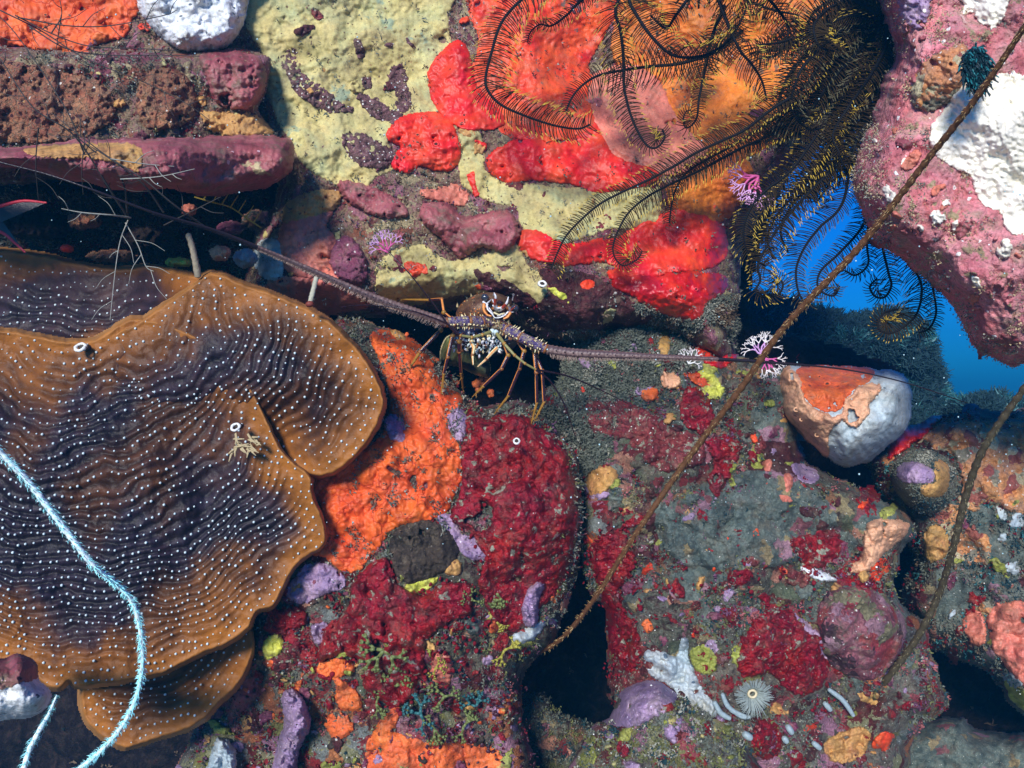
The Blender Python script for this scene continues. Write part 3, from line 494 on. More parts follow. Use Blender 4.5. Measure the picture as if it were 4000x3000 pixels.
patch('maroon_crust', 'crust', UW, m_darkm, .010, 24, [(1850, 1050), (1900, 1060), (2000, 1110), (2090, 1170), (2060, 1200), (1960, 1160), (1880, 1110)], 'narrow dark maroon streak cutting the olive sponge above the lobster eyes', 3, 8)
patch(S, 'sponge', UW, m_yelg, .010, 14, [(2140, 1125), (2170, 1120), (2200, 1140), (2230, 1160), (2225, 1190), (2190, 1180), (2160, 1150)], 'bright lemon sponge fleck on dark maroon crust right of the lobster', 3, 4)
# --- lower boulder
patch(S, 'sponge', LB, m_orange, .014, 50, [(1440, 1320), (1500, 1290), (1600, 1320), (1680, 1390), (1730, 1490), (1810, 1560), (1760, 1640), (1790, 1740), (1810, 1850), (1770, 1950), (1740, 2010), (1640, 2040), (1540, 2070), (1470, 2150), (1370, 2240), (1270, 2180), (1150, 2140), (1100, 1900), (1350, 1800), (1480, 1700), (1520, 1560), (1480, 1420)], 'large bright orange sponge with fine veins between the plate coral and the crimson boulder', 4, 10)
patch('lilac_crust', 'crust', LB, m_lilac, .018, 20, [(1500, 1640), (1550, 1610), (1590, 1660), (1575, 1730), (1520, 1720)], 'small violet crust on the orange sponge beside the plate rim', 3, 7, clean=False)
patch('lilac_crust', 'crust', LB, m_lilac, .014, 20, [(1745, 1620), (1800, 1590), (1830, 1640), (1810, 1720), (1760, 1700)], 'violet crust under the middle legs of the lobster', 3, 7, clean=False)
patch('lilac_crust', 'crust', LB, m_lilac, .012, 20, [(1700, 2020), (1760, 2010), (1810, 2080), (1900, 2090), (1930, 2170), (1850, 2190), (1780, 2140)], 'lilac crust between the black sponge and the crimson algae', 3, 9, clean=False)
patch('lilac_crust', 'crust', LB, m_lilac, .014, 30, [(1150, 2250), (1220, 2195), (1310, 2215), (1350, 2290), (1260, 2330), (1180, 2360), (1110, 2330)], 'lilac crust tucked under the lower rim of the plate coral', 3, 9)
patch('lilac_crust', 'crust', LB, m_lilac, .012, 18, [(1215, 2445), (1280, 2435), (1285, 2500), (1230, 2515)], 'small square lilac crust among crimson algae at lower left', 3, 5)
patch('black_sponge', 'sponge', LB, m_black, .020, 40, [(1520, 2120), (1550, 2065), (1640, 2030), (1740, 2050), (1790, 2120), (1775, 2200), (1700, 2250), (1600, 2285), (1530, 2220)], 'round velvety black sponge with an ochre upper rim', 3, 6)
patch(S, 'sponge', LB, m_yelg, .012, 16, [(1580, 2290), (1640, 2265), (1710, 2255), (1680, 2300), (1620, 2320)], 'thin lemon crust below the black sponge', 3, 6)
patch(S, 'sponge', LB, m_tan, .012, 16, [(1735, 2190), (1795, 2185), (1800, 2240), (1745, 2245)], 'small yellow ochre nub at the lower right of the black sponge', 3, 5)
patch('crimson_algae', 'algae', LB, m_crim, .012, 30, [(1830, 1590), (1900, 1640), (2010, 1610), (2130, 1680), (2230, 1790), (2255, 1950), (2255, 2120), (2190, 2290), (2060, 2440), (1950, 2440), (1860, 2260), (1900, 2180), (1830, 2080), (1760, 2020), (1800, 1900), (1810, 1760)], 'crimson algae carpet covering the rounded boulder below the lobster', 4, 22, bumps=(40, .011), clean=False)
patch('crimson_algae', 'algae', LB, m_crim, .012, 25, [(1380, 2290), (1450, 2200), (1520, 2170), (1540, 2260), (1640, 2330), (1760, 2270), (1850, 2290), (1830, 2400), (1720, 2450), (1660, 2540), (1660, 2680), (1560, 2760), (1430, 2700), (1420, 2600), (1330, 2560), (1240, 2580), (1260, 2460), (1340, 2400)], 'crimson algae lobes below the black sponge', 4, 20, bumps=(42, .012), clean=False)
patch('crimson_algae', 'algae', LB, m_crim, .010, 20, [(1060, 2400), (1130, 2360), (1200, 2400), (1190, 2450), (1090, 2460)], 'rosy crimson algae tuft against the lower plate rim', 3, 10, bumps=(22, .005), clean=False)
patch(S, 'sponge', LB, m_orange2, .012, 22, [(1240, 2595), (1300, 2570), (1370, 2580), (1385, 2620), (1330, 2650), (1400, 2700), (1420, 2770), (1360, 2780), (1310, 2750), (1310, 2660), (1250, 2640)], 'orange hooked sponge patch in the lower reef left of the green weed', 3, 9, clean=False)
patch(S, 'sponge', LB, m_orange2, .012, 20, [(1270, 2800), (1350, 2790), (1380, 2850), (1330, 2890), (1280, 2860)], 'small orange sponge right of the lilac finger sponge', 3, 8, clean=False)
patch(S, 'sponge', LB, m_orange2, .014, 30, [(1440, 2880), (1500, 2800), (1570, 2760), (1550, 2850), (1650, 2890), (1760, 2900), (1950, 2930), (1980, 3150), (1380, 3150), (1420, 3000)], 'orange sponge sheet at the bottom edge', 4, 12, clean=False)
patch('finger_sponge', 'sponge', LB, m_lilac, .055, 50, [(1100, 2720), (1140, 2690), (1180, 2720), (1210, 2790), (1210, 2850), (1170, 2930), (1150, 3040), (1065, 3040), (1080, 2920), (1110, 2820)], 'stout pale lilac finger sponge at the bottom left of centre', 3, 3)
patch(S, 'sponge', LB, m_bluew, .030, 40, [(850, 2880), (900, 2900), (925, 2960), (900, 3060), (800, 3060), (820, 2960)], 'pale blue sponge lump at the bottom edge under the small plate', 3, 5)
patch(S, 'sponge', LB, m_yelg, .016, 20, [(1030, 2500), (1080, 2470), (1110, 2510), (1090, 2560), (1030, 2570)], 'lemon yellow crust beside the dark gap under the plate coral', 3, 6, clean=False, bumps=(16, .003))
patch('finger_sponge', 'sponge', LB, m_lilac, .035, 28, [(2060, 2300), (2100, 2270), (2130, 2285), (2110, 2340), (2105, 2400), (2095, 2445), (2050, 2445), (2035, 2380)], 'short lilac finger sponge beside the dark cleft', 3, 3)
patch('finger_sponge', 'sponge', LB, m_peach, .022, 18, [(2190, 2360), (2220, 2310), (2235, 2330), (2220, 2380), (2195, 2400)], 'tiny orange finger sponge at the lip of the cleft', 3, 3)
patch(S, 'sponge', LB, m_bluew, .016, 16, [(2000, 2480), (2060, 2450), (2120, 2420), (2130, 2445), (2080, 2500), (2020, 2520)], 'thin bluish white sponge under the short lilac finger', 3, 6)
patch(S, 'sponge', LB, m_sand, .014, 20, [(1810, 2430), (1850, 2410), (1890, 2435), (1880, 2480), (1830, 2475)], 'round grey beige sponge knob above the lower turf', 3, 4)
patch(S, 'sponge', LB, m_salmon, .012, 18, [(1690, 2570), (1750, 2550), (1770, 2620), (1740, 2690), (1690, 2660)], 'pink sponge spot right of the forked green weed', 3, 8, clean=False)
patch(S, 'sponge', LB, m_orange2, .010, 14, [(1930, 1950), (1990, 1940), (1985, 1965), (1940, 1975)], 'small orange flake on the crimson boulder', 3, 4, clean=False)
patch(S, 'sponge', LB, m_tan, .016, 16, [(1530, 1270), (1570, 1280), (1590, 1330), (1560, 1340), (1530, 1310)], 'small orange knob at the left lip of the lobster hole', 3, 4)
patch('mauve_crust', 'crust', LB, m_mauve, .010, 30, [(900, 2600), (980, 2560), (1010, 2640), (980, 2800), (900, 2860), (880, 2720)], 'dusky mauve crust just right of the small lower plate', 4, 10, clean=False)
# --- right slope
patch(S, 'sponge', RS, m_tan, .016, 26, [(2290, 1850), (2340, 1820), (2400, 1825), (2410, 1870), (2360, 1925), (2300, 1930)], 'oval tan sponge right of the crimson boulder', 3, 6)
patch(S, 'sponge', RS, m_tan, .014, 18, [(2565, 1290), (2600, 1265), (2620, 1300), (2615, 1380), (2585, 1400), (2565, 1340)], 'amber tongue sponge on the silty mound', 3, 4)
patch(S, 'sponge', RS, m_peach, .014, 18, [(2580, 1460), (2630, 1450), (2660, 1490), (2640, 1520), (2590, 1510)], 'small peach sponge beneath the right antenna', 3, 5)
patch(S, 'sponge', RS, m_orange2, .012, 14, [(2500, 1525), (2560, 1515), (2570, 1560), (2520, 1565)], 'small ragged orange sponge below the silty mound', 3, 5)
patch('maroon_crust', 'crust', RS, m_maroon, .010, 30, [(2290, 1560), (2380, 1560), (2500, 1580), (2600, 1660), (2720, 1700), (2760, 1780), (2680, 1840), (2560, 1830), (2450, 1720), (2320, 1690)], 'brick maroon crust across the middle of the right slope', 4, 22, clean=False, bumps=(26, .003))
patch('crimson_algae', 'algae', RS, m_crim, .012, 22, [(2690, 1500), (2740, 1530), (2790, 1600), (2770, 1690), (2700, 1680), (2650, 1610)], 'crimson algae patch left of the wire coral, upper slope', 3, 16, bumps=(26, .006), clean=False)
patch('crimson_algae', 'algae', RS, m_crim, .012, 22, [(2760, 1720), (2860, 1700), (2900, 1760), (2850, 1860), (2800, 1950), (2760, 1880), (2790, 1800)], 'crimson algae patch touching the right side of the wire coral', 3, 18, bumps=(26, .006), clean=False)
patch(S, 'sponge', RS, m_yelg, .012, 18, [(2720, 1450), (2790, 1460), (2830, 1530), (2790, 1560), (2740, 1530)], 'mustard green sponge beneath the upright red one', 3, 8, clean=False)
patch('silted_crust', 'crust', RS, m_sand, .012, 60, [(2560, 2010), (2680, 1930), (2800, 1870), (3000, 1830), (3170, 1900), (3280, 2030), (3200, 2160), (3050, 2210), (2880, 2230), (2700, 2210), (2580, 2140)], 'broad grey green silted crust in the middle of the right slope', 4, 20, clean=False)
for pl, lb in (([(3060, 1850), (3095, 1860), (3100, 1920), (3065, 1930)], 'coral red sponge bead, upper one of the pair on the grey slope'),
               ([(3040, 1930), (3080, 1930), (3100, 1960), (3060, 1975)], 'coral red sponge bead, lower one of the pair on the grey slope'),
               ([(2980, 1800), (3015, 1795), (3010, 1840), (2985, 1835)], 'tiny orange sponge bead left of the coral red pair')):
    patch('bead_sponge', 'sponge', RS, m_salmon, .014, 16, pl, lb, 3, 3)
patch('crimson_algae', 'algae', RS, m_crim, .010, 22, [(3090, 2110), (3160, 2080), (3260, 2070), (3290, 2140), (3230, 2210), (3130, 2200)], 'dark crimson algae left of the tilted peach sponge', 3, 18, bumps=(24, .005), clean=False)
patch('crimson_algae', 'algae', RS, m_crim, .010, 30, [(2960, 2400), (3060, 2370), (3150, 2440), (3230, 2560), (3220, 2660), (3120, 2720), (3010, 2640), (2900, 2650), (2880, 2540)], 'crimson algae thicket above the feather worm', 3, 24, bumps=(30, .007), clean=False)
patch('crimson_algae', 'algae', RS, m_crim, .012, 24, [(2300, 2150), (2420, 2070), (2480, 2200), (2420, 2330), (2490, 2460), (2500, 2600), (2400, 2610), (2370, 2450), (2340, 2300)], 'dark crimson algae on the right wall of the cleft', 3, 18, bumps=(34, .008), clean=False)
patch('crimson_algae', 'algae', RS, m_crim, .016, 24, [(2940, 2850), (3000, 2800), (3060, 2860), (3050, 2940), (2990, 2970), (2940, 2930)], 'round crimson lobe among white fingers below the feather worm', 3, 6, clean=False)
patch(S, 'sponge', RS, m_peach, .018, 28, [(3385, 2045), (3450, 2025), (3550, 2045), (3530, 2100), (3450, 2170), (3390, 2235), (3310, 2230), (3360, 2170), (3375, 2100)], 'tilted peach sponge at the right shoulder of the slope', 3, 9, bumps=(20, .003))
patch('branching_sponge', 'sponge', RS, m_bluew, .022, 26, [(2520, 2545), (2580, 2540), (2640, 2560), (2660, 2490), (2690, 2500), (2695, 2570), (2740, 2680), (2800, 2760), (2780, 2810), (2700, 2760), (2620, 2690), (2530, 2630)], 'chalky white branching sponge speckled with dark pores on the lower slope', 3, 7)
patch('lilac_crust', 'crust', BB, m_lilac, .014, 30, [(2420, 2650), (2490, 2625), (2600, 2670), (2650, 2730), (2580, 2790), (2480, 2840), (2360, 2820), (2420, 2740)], 'purple crust on top of the beige boulder', 3, 12)
patch(S, 'sponge', RS, m_olive, .018, 30, [(2690, 2540), (2760, 2520), (2800, 2570), (2790, 2630), (2720, 2620)], 'olive green sponge lump right of the white branching sponge', 3, 6, clean=False)
patch('lilac_crust', 'crust', RS, m_lilac, .010, 20, [(3060, 2390), (3120, 2400), (3200, 2480), (3250, 2580), (3210, 2580), (3150, 2500)], 'lilac stripe bordering the crimson thicket', 3, 9, clean=False)
patch('rose_crust', 'crust', RS, m_rose, .032, 150, [(3200, 2350), (3320, 2290), (3460, 2330), (3540, 2450), (3500, 2580), (3400, 2660), (3270, 2620), (3200, 2500)], 'domed rose and brown colony left of the dark wire coral', 4, 12, clean=False, bumps=(36, .006))
patch(S, 'sponge', RS, m_orange2, .012, 14, [(2505, 2440), (2530, 2415), (2555, 2455), (2530, 2475)], 'small orange cone sponge near the top of the dark cleft', 3, 2)
patch(S, 'sponge', RS, m_lilac, .012, 24, [(3090, 1810), (3180, 1830), (3200, 1880), (3130, 1885)], 'pale violet sponge smear under the ball sponge', 3, 7, clean=False)
patch(S, 'sponge', RS, m_tan, .016, 24, [(3220, 2900), (3340, 2840), (3400, 2870), (3360, 2960), (3260, 2980)], 'brown ochre sponge at the bottom right of the slope', 3, 9)
patch(S, 'sponge', RS, m_white, .010, 14, [(3130, 2210), (3190, 2220), (3270, 2265), (3210, 2270), (3140, 2240)], 'narrow white crust under the tilted peach sponge', 3, 6, clean=False)
# --- ball sponge crusts
patch(S, 'sponge', SS, m_peach, .014, 16, [(3020, 1430), (3100, 1440), (3130, 1500), (3150, 1560), (3220, 1610), (3290, 1615), (3300, 1560), (3350, 1510), (3430, 1490), (3450, 1520), (3400, 1570), (3390, 1620), (3340, 1665), (3290, 1650), (3245, 1690), (3235, 1790), (3150, 1750), (3030, 1640)], 'peach frilled crust wrapping the left of the ball sponge', 3, 16, bumps=(44, .004))
patch(S, 'sponge', SS, m_orange2, .007, 20, [(3110, 1440), (3230, 1430), (3400, 1440), (3400, 1490), (3340, 1520), (3300, 1570), (3270, 1610), (3210, 1605), (3140, 1550)], 'orange crust in the middle of the ball sponge', 3, 6)
patch('lilac_crust', 'crust', RK, m_lilac, .006, 16, [(3500, 1830), (3560, 1800), (3640, 1830), (3650, 1880), (3590, 1890), (3520, 1880)], 'lilac crust on top of the round knob', 3, 5)
patch(S, 'sponge', RK, m_tan, .010, 20, [(3650, 1800), (3700, 1810), (3710, 1880), (3680, 1940), (3610, 1940), (3590, 1900), (3650, 1880)], 'ochre sponge crescent on the right of the round knob', 3, 4)
Mass('near_knob', [(-150, 2560), (0, 2575), (70, 2555), (140, 2590), (150, 2650), (198, 2700), (190, 2750), (140, 2795), (50, 2810), (-150, 2800)], [(0, 2700, .60)], roll=.08, rw=90, lump=.008, lwl=90, fine=.003, fwl=40, micro=.0005, seed=151, edge=6)
o = build_mass(MASS['near_knob'], [m_white], 4, name='ball_sponge'); tag(o, 'small white and maroon sponge knob at the lower left edge under the plate coral', 'sponge')
patch(S, 'sponge', 'near_knob', m_mauve, .006, 16, [(-150, 2550), (60, 2545), (150, 2600), (150, 2650), (90, 2665), (20, 2690), (-150, 2700)], 'maroon film over the top of the white knob at the lower left edge', 3, 6)
# --- far right
patch(S, 'sponge', FS, m_dred, .030, 40, [(3490, 1700), (3540, 1600), (3620, 1575), (3685, 1610), (3640, 1680), (3560, 1740), (3500, 1780), (3460, 1790)], 'red orange sponge squeezed between the ball sponge and peach rock', 4, 8)
patch('peach_crust', 'crust', FS, m_peachor, .014, 60, [(3600, 1680), (3700, 1620), (3860, 1640), (4150, 1600), (4150, 1990), (3980, 2010), (3860, 1960), (3760, 1960), (3740, 1800), (3640, 1750)], 'orange and peach crusted rock right of the ball sponge', 4, 20, bumps=(40, .006), clean=False)
patch(S, 'sponge', FS, m_salmon, .020, 45, [(3860, 2380), (3930, 2350), (4150, 2400), (4150, 2740), (4000, 2680), (3920, 2600), (3870, 2500)], 'coral pink sponge at the right edge near the bottom', 4, 9)
patch(S, 'sponge', FS, m_salmon, .016, 30, [(3760, 2420), (3810, 2380), (3850, 2430), (3845, 2520), (3790, 2510)], 'small dull pink sponge beside the larger coral pink one', 4, 7)
patch(S, 'sponge', FS, m_tan, .016, 24, [(3610, 2080), (3670, 2050), (3710, 2110), (3690, 2180), (3620, 2190)], 'ochre and pink nub left of the dark wire coral', 3, 6)
patch(S, 'sponge', FS, m_yelg, .010, 20, [(3920, 2640), (3980, 2680), (4100, 2730), (4100, 2800), (3960, 2750)], 'yellow green margin below the coral pink sponge at the right edge', 4, 7)
# --- pink boulder
patch('glare_crust', 'crust', PB, m_hot, .008, 30, [(3640, 480), (3720, 370), (3830, 290), (3990, 290), (4200, 290), (4200, 900), (4000, 920), (3930, 900), (3900, 830), (3830, 800), (3800, 690), (3700, 640), (3640, 570), (3630, 500)], 'large pale crust with painted flash glare on the pink boulder', 4, 20)
patch('glare_crust', 'crust', PB, m_hot, .008, 24, [(3740, -160), (3980, -160), (3940, 20), (3900, 110), (3840, 100), (3800, 60), (3760, 40)], 'smaller pale crust with painted flash glare at the top edge on the pink boulder', 4, 20)
patch('turf_patch', 'turf', PB, m_peachor, .010, 24, [(3590, 260), (3700, 190), (3770, 180), (3790, 260), (3740, 360), (3640, 440), (3560, 400)], 'tan turf patch on the pink boulder beside the dark tuft', 4, 14, clean=False, bumps=(20, .003))
patch('mauve_crust', 'crust', PB, m_lilac, .008, 24, [(3470, -160), (3640, -160), (3640, 20), (3600, 110), (3540, 90), (3500, 10)], 'greyish lilac crust on the upper corner of the pink boulder', 4, 14, clean=False)
# ------------------------------------------------------------ plate coral: overlapping brown plates with rows of pale polyps
def plate_mat():
    m = bpy.data.materials.new('plate_coral'); m.use_nodes = True; nt = m.node_tree; L = nt.links.new; N = nt.nodes.new; b = nt.nodes['Principled BSDF']
    at = N('ShaderNodeAttribute'); at.attribute_name = 'pigment_shade'
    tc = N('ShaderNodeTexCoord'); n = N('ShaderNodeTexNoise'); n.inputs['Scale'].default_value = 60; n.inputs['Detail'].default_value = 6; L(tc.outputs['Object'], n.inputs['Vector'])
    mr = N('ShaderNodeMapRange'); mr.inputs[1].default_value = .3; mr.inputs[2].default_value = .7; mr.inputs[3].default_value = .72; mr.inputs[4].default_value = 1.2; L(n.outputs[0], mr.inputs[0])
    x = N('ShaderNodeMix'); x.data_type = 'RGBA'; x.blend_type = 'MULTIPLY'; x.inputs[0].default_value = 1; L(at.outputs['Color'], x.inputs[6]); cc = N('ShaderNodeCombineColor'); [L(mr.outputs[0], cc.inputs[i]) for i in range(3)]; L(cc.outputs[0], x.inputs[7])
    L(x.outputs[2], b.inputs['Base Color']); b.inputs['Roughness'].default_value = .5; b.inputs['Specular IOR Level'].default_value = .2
    n2 = N('ShaderNodeTexNoise'); n2.inputs['Scale'].default_value = 500; n2.inputs['Detail'].default_value = 3; L(tc.outputs['Object'], n2.inputs['Vector'])
    bu = N('ShaderNodeBump'); bu.inputs['Strength'].default_value = .35; bu.inputs['Distance'].default_value = .0015; L(n2.outputs[0], bu.inputs['Height']); L(bu.outputs[0], b.inputs['Normal'])
    return m
m_plate = plate_mat(); m_polyp = flat('polyp', (.60, .72, .74), .35, .7)
plates = {
 'A': ([(760, 1100), (800, 1068), (870, 1068), (950, 1105), (1080, 1150), (1200, 1200), (1300, 1260), (1370, 1330), (1430, 1400), (1480, 1490), (1503, 1570), (1485, 1650), (1435, 1735), (1375, 1800), (1300, 1852), (1240, 1865), (1180, 1848), (1120, 1806), (1040, 1760), (850, 1800), (520, 1900), (150, 1750), (300, 1400), (560, 1240)],
       [(800, 1100, .87), (1200, 1300, .86), (1450, 1560, .862), (1250, 1800, .85), (1000, 1500, .835), (700, 1500, .835), (400, 1600, .85), (300, 1800, .90), (600, 1900, .93), (850, 1810, .93), (1000, 1790, .92), (1080, 1790, .88)], 105),
 'B': ([(-400, 1290), (0, 1285), (200, 1320), (360, 1325), (560, 1240), (900, 1400), (1110, 1760), (1210, 1850), (1225, 1930), (1262, 2010), (1277, 2090), (1258, 2140), (1180, 2195), (1130, 2260), (1070, 2370), (1005, 2395), (975, 2450), (890, 2515), (750, 2575), (640, 2630), (500, 2662), (310, 2684), (272, 2664), (235, 2692), (175, 2680), (120, 2630), (40, 2590), (-400, 2540)],
       [(0, 1350, .86), (500, 1400, .86), (900, 1700, .865), (1200, 2050, .87), (900, 2100, .855), (500, 1900, .83), (0, 1900, .81), (900, 2450, .83), (300, 2640, .80), (0, 2500, .79), (400, 2300, .81)], 203),
 'C': ([(312, 2700), (330, 2560), (600, 2450), (900, 2400), (975, 2440), (996, 2520), (975, 2600), (925, 2690), (850, 2755), (818, 2795), (730, 2850), (600, 2892), (490, 2924), (420, 2896), (360, 2850), (325, 2795)],
       [(400, 2750, .87), (900, 2550, .89), (600, 2800, .865)], 307),
 'D': ([(-400, 980), (100, 985), (300, 1025), (480, 1048), (600, 1035), (760, 1075), (860, 1110), (760, 1300), (500, 1420), (-400, 1420)],
       [(0, 1050, .99), (500, 1100, .95), (760, 1130, .882), (0, 1300, .94)], 401)}
coral = empty('plate_coral', tuple(P(700, 1900, .86)))
tag(coral, 'large brown plate coral with rows of white polyps filling the left side', 'coral')
for key, (poly, ctrl, seed) in plates.items():
    ps = smoothpoly(poly, 5); lo = np.maximum(ps.min(0) - 20, [-220, 0]); hi = np.minimum(ps.max(0) + 20, [3000, 3220])
    rowsp = 34.; cen = {'A': (500, 1150), 'B': (250, 1020), 'C': (450, 2250), 'D': (300, 300)}[key]
    def fields(x, y):
        s = sdf(ps, x, y) + 6 * fbm(x, y, 120, 3, seed) + 4 * fbm(x, y, 42, 2, seed + 2)
        phi = np.hypot(x - cen[0], y - cen[1]) * .86 - .16 * s + 70 * fbm(x, y, 520, 2, seed + 4) + 30 * fbm(x, y, 170, 2, seed + 6) + 8 * fbm(x, y, 60, 2, seed + 8)
        return s, phi
    def pdepth(x, y, s=None, phi=None):
        if s is None: s, phi = fields(x, y)
        d = idw(ctrl, x, y) - .012 * fbm(x, y, 420, 3, seed + 1) - .004 * fbm(x, y, 110, 2, seed + 2)
        inner = np.clip((s - 30) / 90, 0, 1)
        d = d - .0011 * inner * np.cos(2 * np.pi * phi / rowsp) - .001 * fbm(x, y, 24, 2, seed + 7)
        d = d - .0015 * np.exp(-((s - 10) / 10.) ** 2)                      # swollen growing margin
        t = np.clip(s / 12., 0, 1); d = d + .022 * (1 - np.sqrt(np.clip(1 - (1 - t) ** 2, 0, 1)))
        return d + np.where(s < 0, -s * .004, 0)
    X, Y = grid_mesh(lo[0], hi[0], lo[1], hi[1], 4.5); s, phi = fields(X, Y); D = pdepth(X, Y, s, phi)
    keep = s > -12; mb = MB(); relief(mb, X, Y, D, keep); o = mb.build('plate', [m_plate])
    ny, nx = X.shape; q = keep[:-1, :-1] & keep[1:, :-1] & keep[:-1, 1:] & keep[1:, 1:]; used = np.zeros((ny, nx), bool)
    for a in (slice(None, -1), slice(1, None)):
        for b_ in (slice(None, -1), slice(1, None)): used[a, b_] |= q
    rim = np.exp(-np.clip(s, 0, None) / 150.)[used]; n1 = fbm(X[used], Y[used], 330, 4, seed + 31); n2 = fbm(X[used], Y[used], 90, 3, seed + 33)
    shade_ = np.clip((fbm(X[used], Y[used], 420, 4, seed + 77) + .28 + {'D': .45, 'B': .10, 'A': .06, 'C': -.1}[key] - 1.05 * rim) * 3.2, 0, 1)[:, None]; k = np.clip(rim * 1.3 + .6 * n1 + .2 * n2 - .12, 0, 1)[:, None]; g = (.5 + .5 * np.cos(2 * np.pi * phi[used] / rowsp))[:, None]  # navy field paints shade and flash falloff into the plate colour
    amber = np.array([.28, .098, .014]); umber = np.array([.070, .026, .012])
    c = umber * (1 - k) + amber * k; c = c * (1 - .75 * shade_) + np.array([.004, .008, .022]) * shade_; c = c * (.30 + .80 * np.clip(g * (1 + 1.2 * fbm(X[used], Y[used], 200, 2, seed + 61)[:, None]) * (1 - k) + k * 1.0 + .05, 0, 1)); 
    edge = np.exp(-np.clip(s[used], 0, None) / 9.)[:, None]; c = c * (1 - .35 * edge) + np.array([.62, .36, .14]) * .35 * edge
    ca = o.data.color_attributes.new('pigment_shade', 'FLOAT_COLOR', 'POINT'); ca.data.foreach_set('color', np.hstack([c, np.ones((len(c), 1))]).astype(np.float32).ravel())
    settle(o, coral)
    # polyps in rows along the ridge crests
    n = int((hi[0] - lo[0]) * (hi[1] - lo[1]) / 90); x = RNG.uniform(lo[0], hi[0], n); y = RNG.uniform(lo[1], hi[1], n)
    for _ in range(3):
        s_, f = fields(x, y); fx = (fields(x + 2, y)[1] - f) / 2; fy = (fields(x, y + 2)[1] - f) / 2
        g2 = fx * fx + fy * fy + 1e-3; e = (f / rowsp - np.round(f / rowsp)) * rowsp; x = x - np.clip(e * fx / g2, -8, 8); y = y - np.clip(e * fy / g2, -8, 8)
    s_, f = fields(x, y); ok = (np.abs(f / rowsp - np.round(f / rowsp)) * rowsp < 3) & (s_ > 16) & (fbm(x, y, 140, 3, seed + 90) + RNG.uniform(-.5, .5, len(x)) > -.42); x, y = x[ok] + RNG.normal(0, 2.2, ok.sum()), y[ok] + RNG.normal(0, 2.2, ok.sum())
    grid = {}; acc = []
    for a, b_ in zip(x, y):
        key2 = (int(a // 24), int(b_ // 24)); bad = False
        for dx in (-1, 0, 1):
            for dy in (-1, 0, 1):
                for (u, v) in grid.get((key2[0] + dx, key2[1] + dy), ()):
                    if (u - a) ** 2 + (v - b_) ** 2 < 23. ** 2: bad = True; break
                if bad: break
            if bad: break
        if not bad: grid.setdefault(key2, []).append((a, b_)); acc.append((a, b_))
    acc = np.array(acc); dd = pdepth(acc[:, 0], acc[:, 1]); pts = P(acc[:, 0], acc[:, 1], dd)
    mb = MB()
    for c_ in pts:
        r = RNG.uniform(.0006, .0016); mb.ball(c_ - np.array([0, r * .4, 0]), (r, r * 1.3, r), 0, 5, 3)
    po = mb.build('polyps', [m_polyp]); po['kind'] = 'stuff'; po.parent = o
# tube worm mouths and snails sitting on the plate
def ring_tube(px, py, d, r, label, m=b_white):
    mb = MB(); a = np.linspace(0, 2 * np.pi, 15)[:-1]; u = U(d)
    c = P(px, py, d); q = np.array([[c[0] + math.cos(t) * r * u, c[1] - .004 + .004 * math.sin(t), c[2] + math.sin(t) * r * .8 * u] for t in np.append(a, a[0])])
    mb.tube(q, r * .36 * u, 6, 0, cap=False, wob=.6); mb.tube([c + [0, .012, 0], c + [0, -.001, 0]], r * .8 * u, 8, 1)
    o = mb.build('worm_tube', [m, m_black]); tag(o, label, 'worm tube'); return o
ring_tube(322, 1357, .845, 18, 'white ringed worm tube in the upper part of the brown plate coral')
ring_tube(925, 1668, .830, 15, 'white worm tube with tan weed, right of the centre of the plate coral')
ring_tube(2018, 1722, .90, 11, 'small white snail ring on top of the crimson boulder')
ring_tube(2118, 1110, .985, 14, 'white shell ring above the right of the lobster')
mb = MB()
for i in range(26):
    a = P(925 + RNG.uniform(-10, 90), 1700 + RNG.uniform(-10, 60), .838); v = np.array([RNG.uniform(-.006, .016), -.006, RNG.uniform(-.016, .004)]); mb.tube([a, a + v * .5 + [0, -.003, 0], a + v], [.0016, .0013, .0006], 4, 0, wob=.4)
tag(mb.build('weed_tuft', [flat('tan_weed', (.42, .33, .18), .7)]), 'small tan weed tuft under the white worm tube on the plate coral', 'weed')

# ------------------------------------------------------------ whip corals
def whip(name, pts, rpx, mt, pm, label, cat='coral', hair=14, hlen=14, dens=3, rough=0.15, group=None, step=9):
    p = resample(spline(pts, 12), step); q = P(p[:, 0], p[:, 1], p[:, 2]); r = np.interp(np.linspace(0, 1, len(p)), np.linspace(0, 1, len(rpx)), rpx) * U(p[:, 2])
    mb = MB(); mb.tube(q, r * (1 + .12 * np.sin(np.arange(len(q)) * 1.3)), 8, 0, wob=rough)
    t = nrm(np.gradient(q, axis=0)); n = len(q) * dens; i = RNG.integers(0, len(q), n); d = RNG.normal(size=(n, 3)); d = nrm(d - (d * t[i]).sum(1, keepdims=True) * t[i])
    base = q[i] + t[i] * (RNG.random((n, 1)) - .5) * step * U(p[i, 2])[:, None] + d * r[i][:, None] * .8
    hl = hlen * U(p[i, 2]) * RNG.uniform(.35, 1.3, n) * np.interp(p[i, 1], [0, 4000], [1, 1])
    tip = base + (d + t[i] * .7) * hl[:, None]; side = nrm(np.cross(d, t[i])) * (hl * .11)[:, None]; mid = base + d * hl[:, None] * .6
    v = np.stack([base - side, base + side, mid + side * .8, mid - side * .8, tip], 1); k = np.arange(n)[:, None] * 5
    mb.add(v.reshape(-1, 3), np.vstack([k + [0, 1, 2, 3]]), 1); m0 = mb.n - len(v) * 5
    mb.f[3].append((k + [3, 2, 4]) + m0); mb.m[3].append(np.ones(n, int))
    o = mb.build(name, [mt, pm]); tag(o, label, cat, group); return o
w1 = flat('white_whip', (.78, .90, .90), .5); w2 = flat('whip_polyp', (.36, .90, .97), .5)
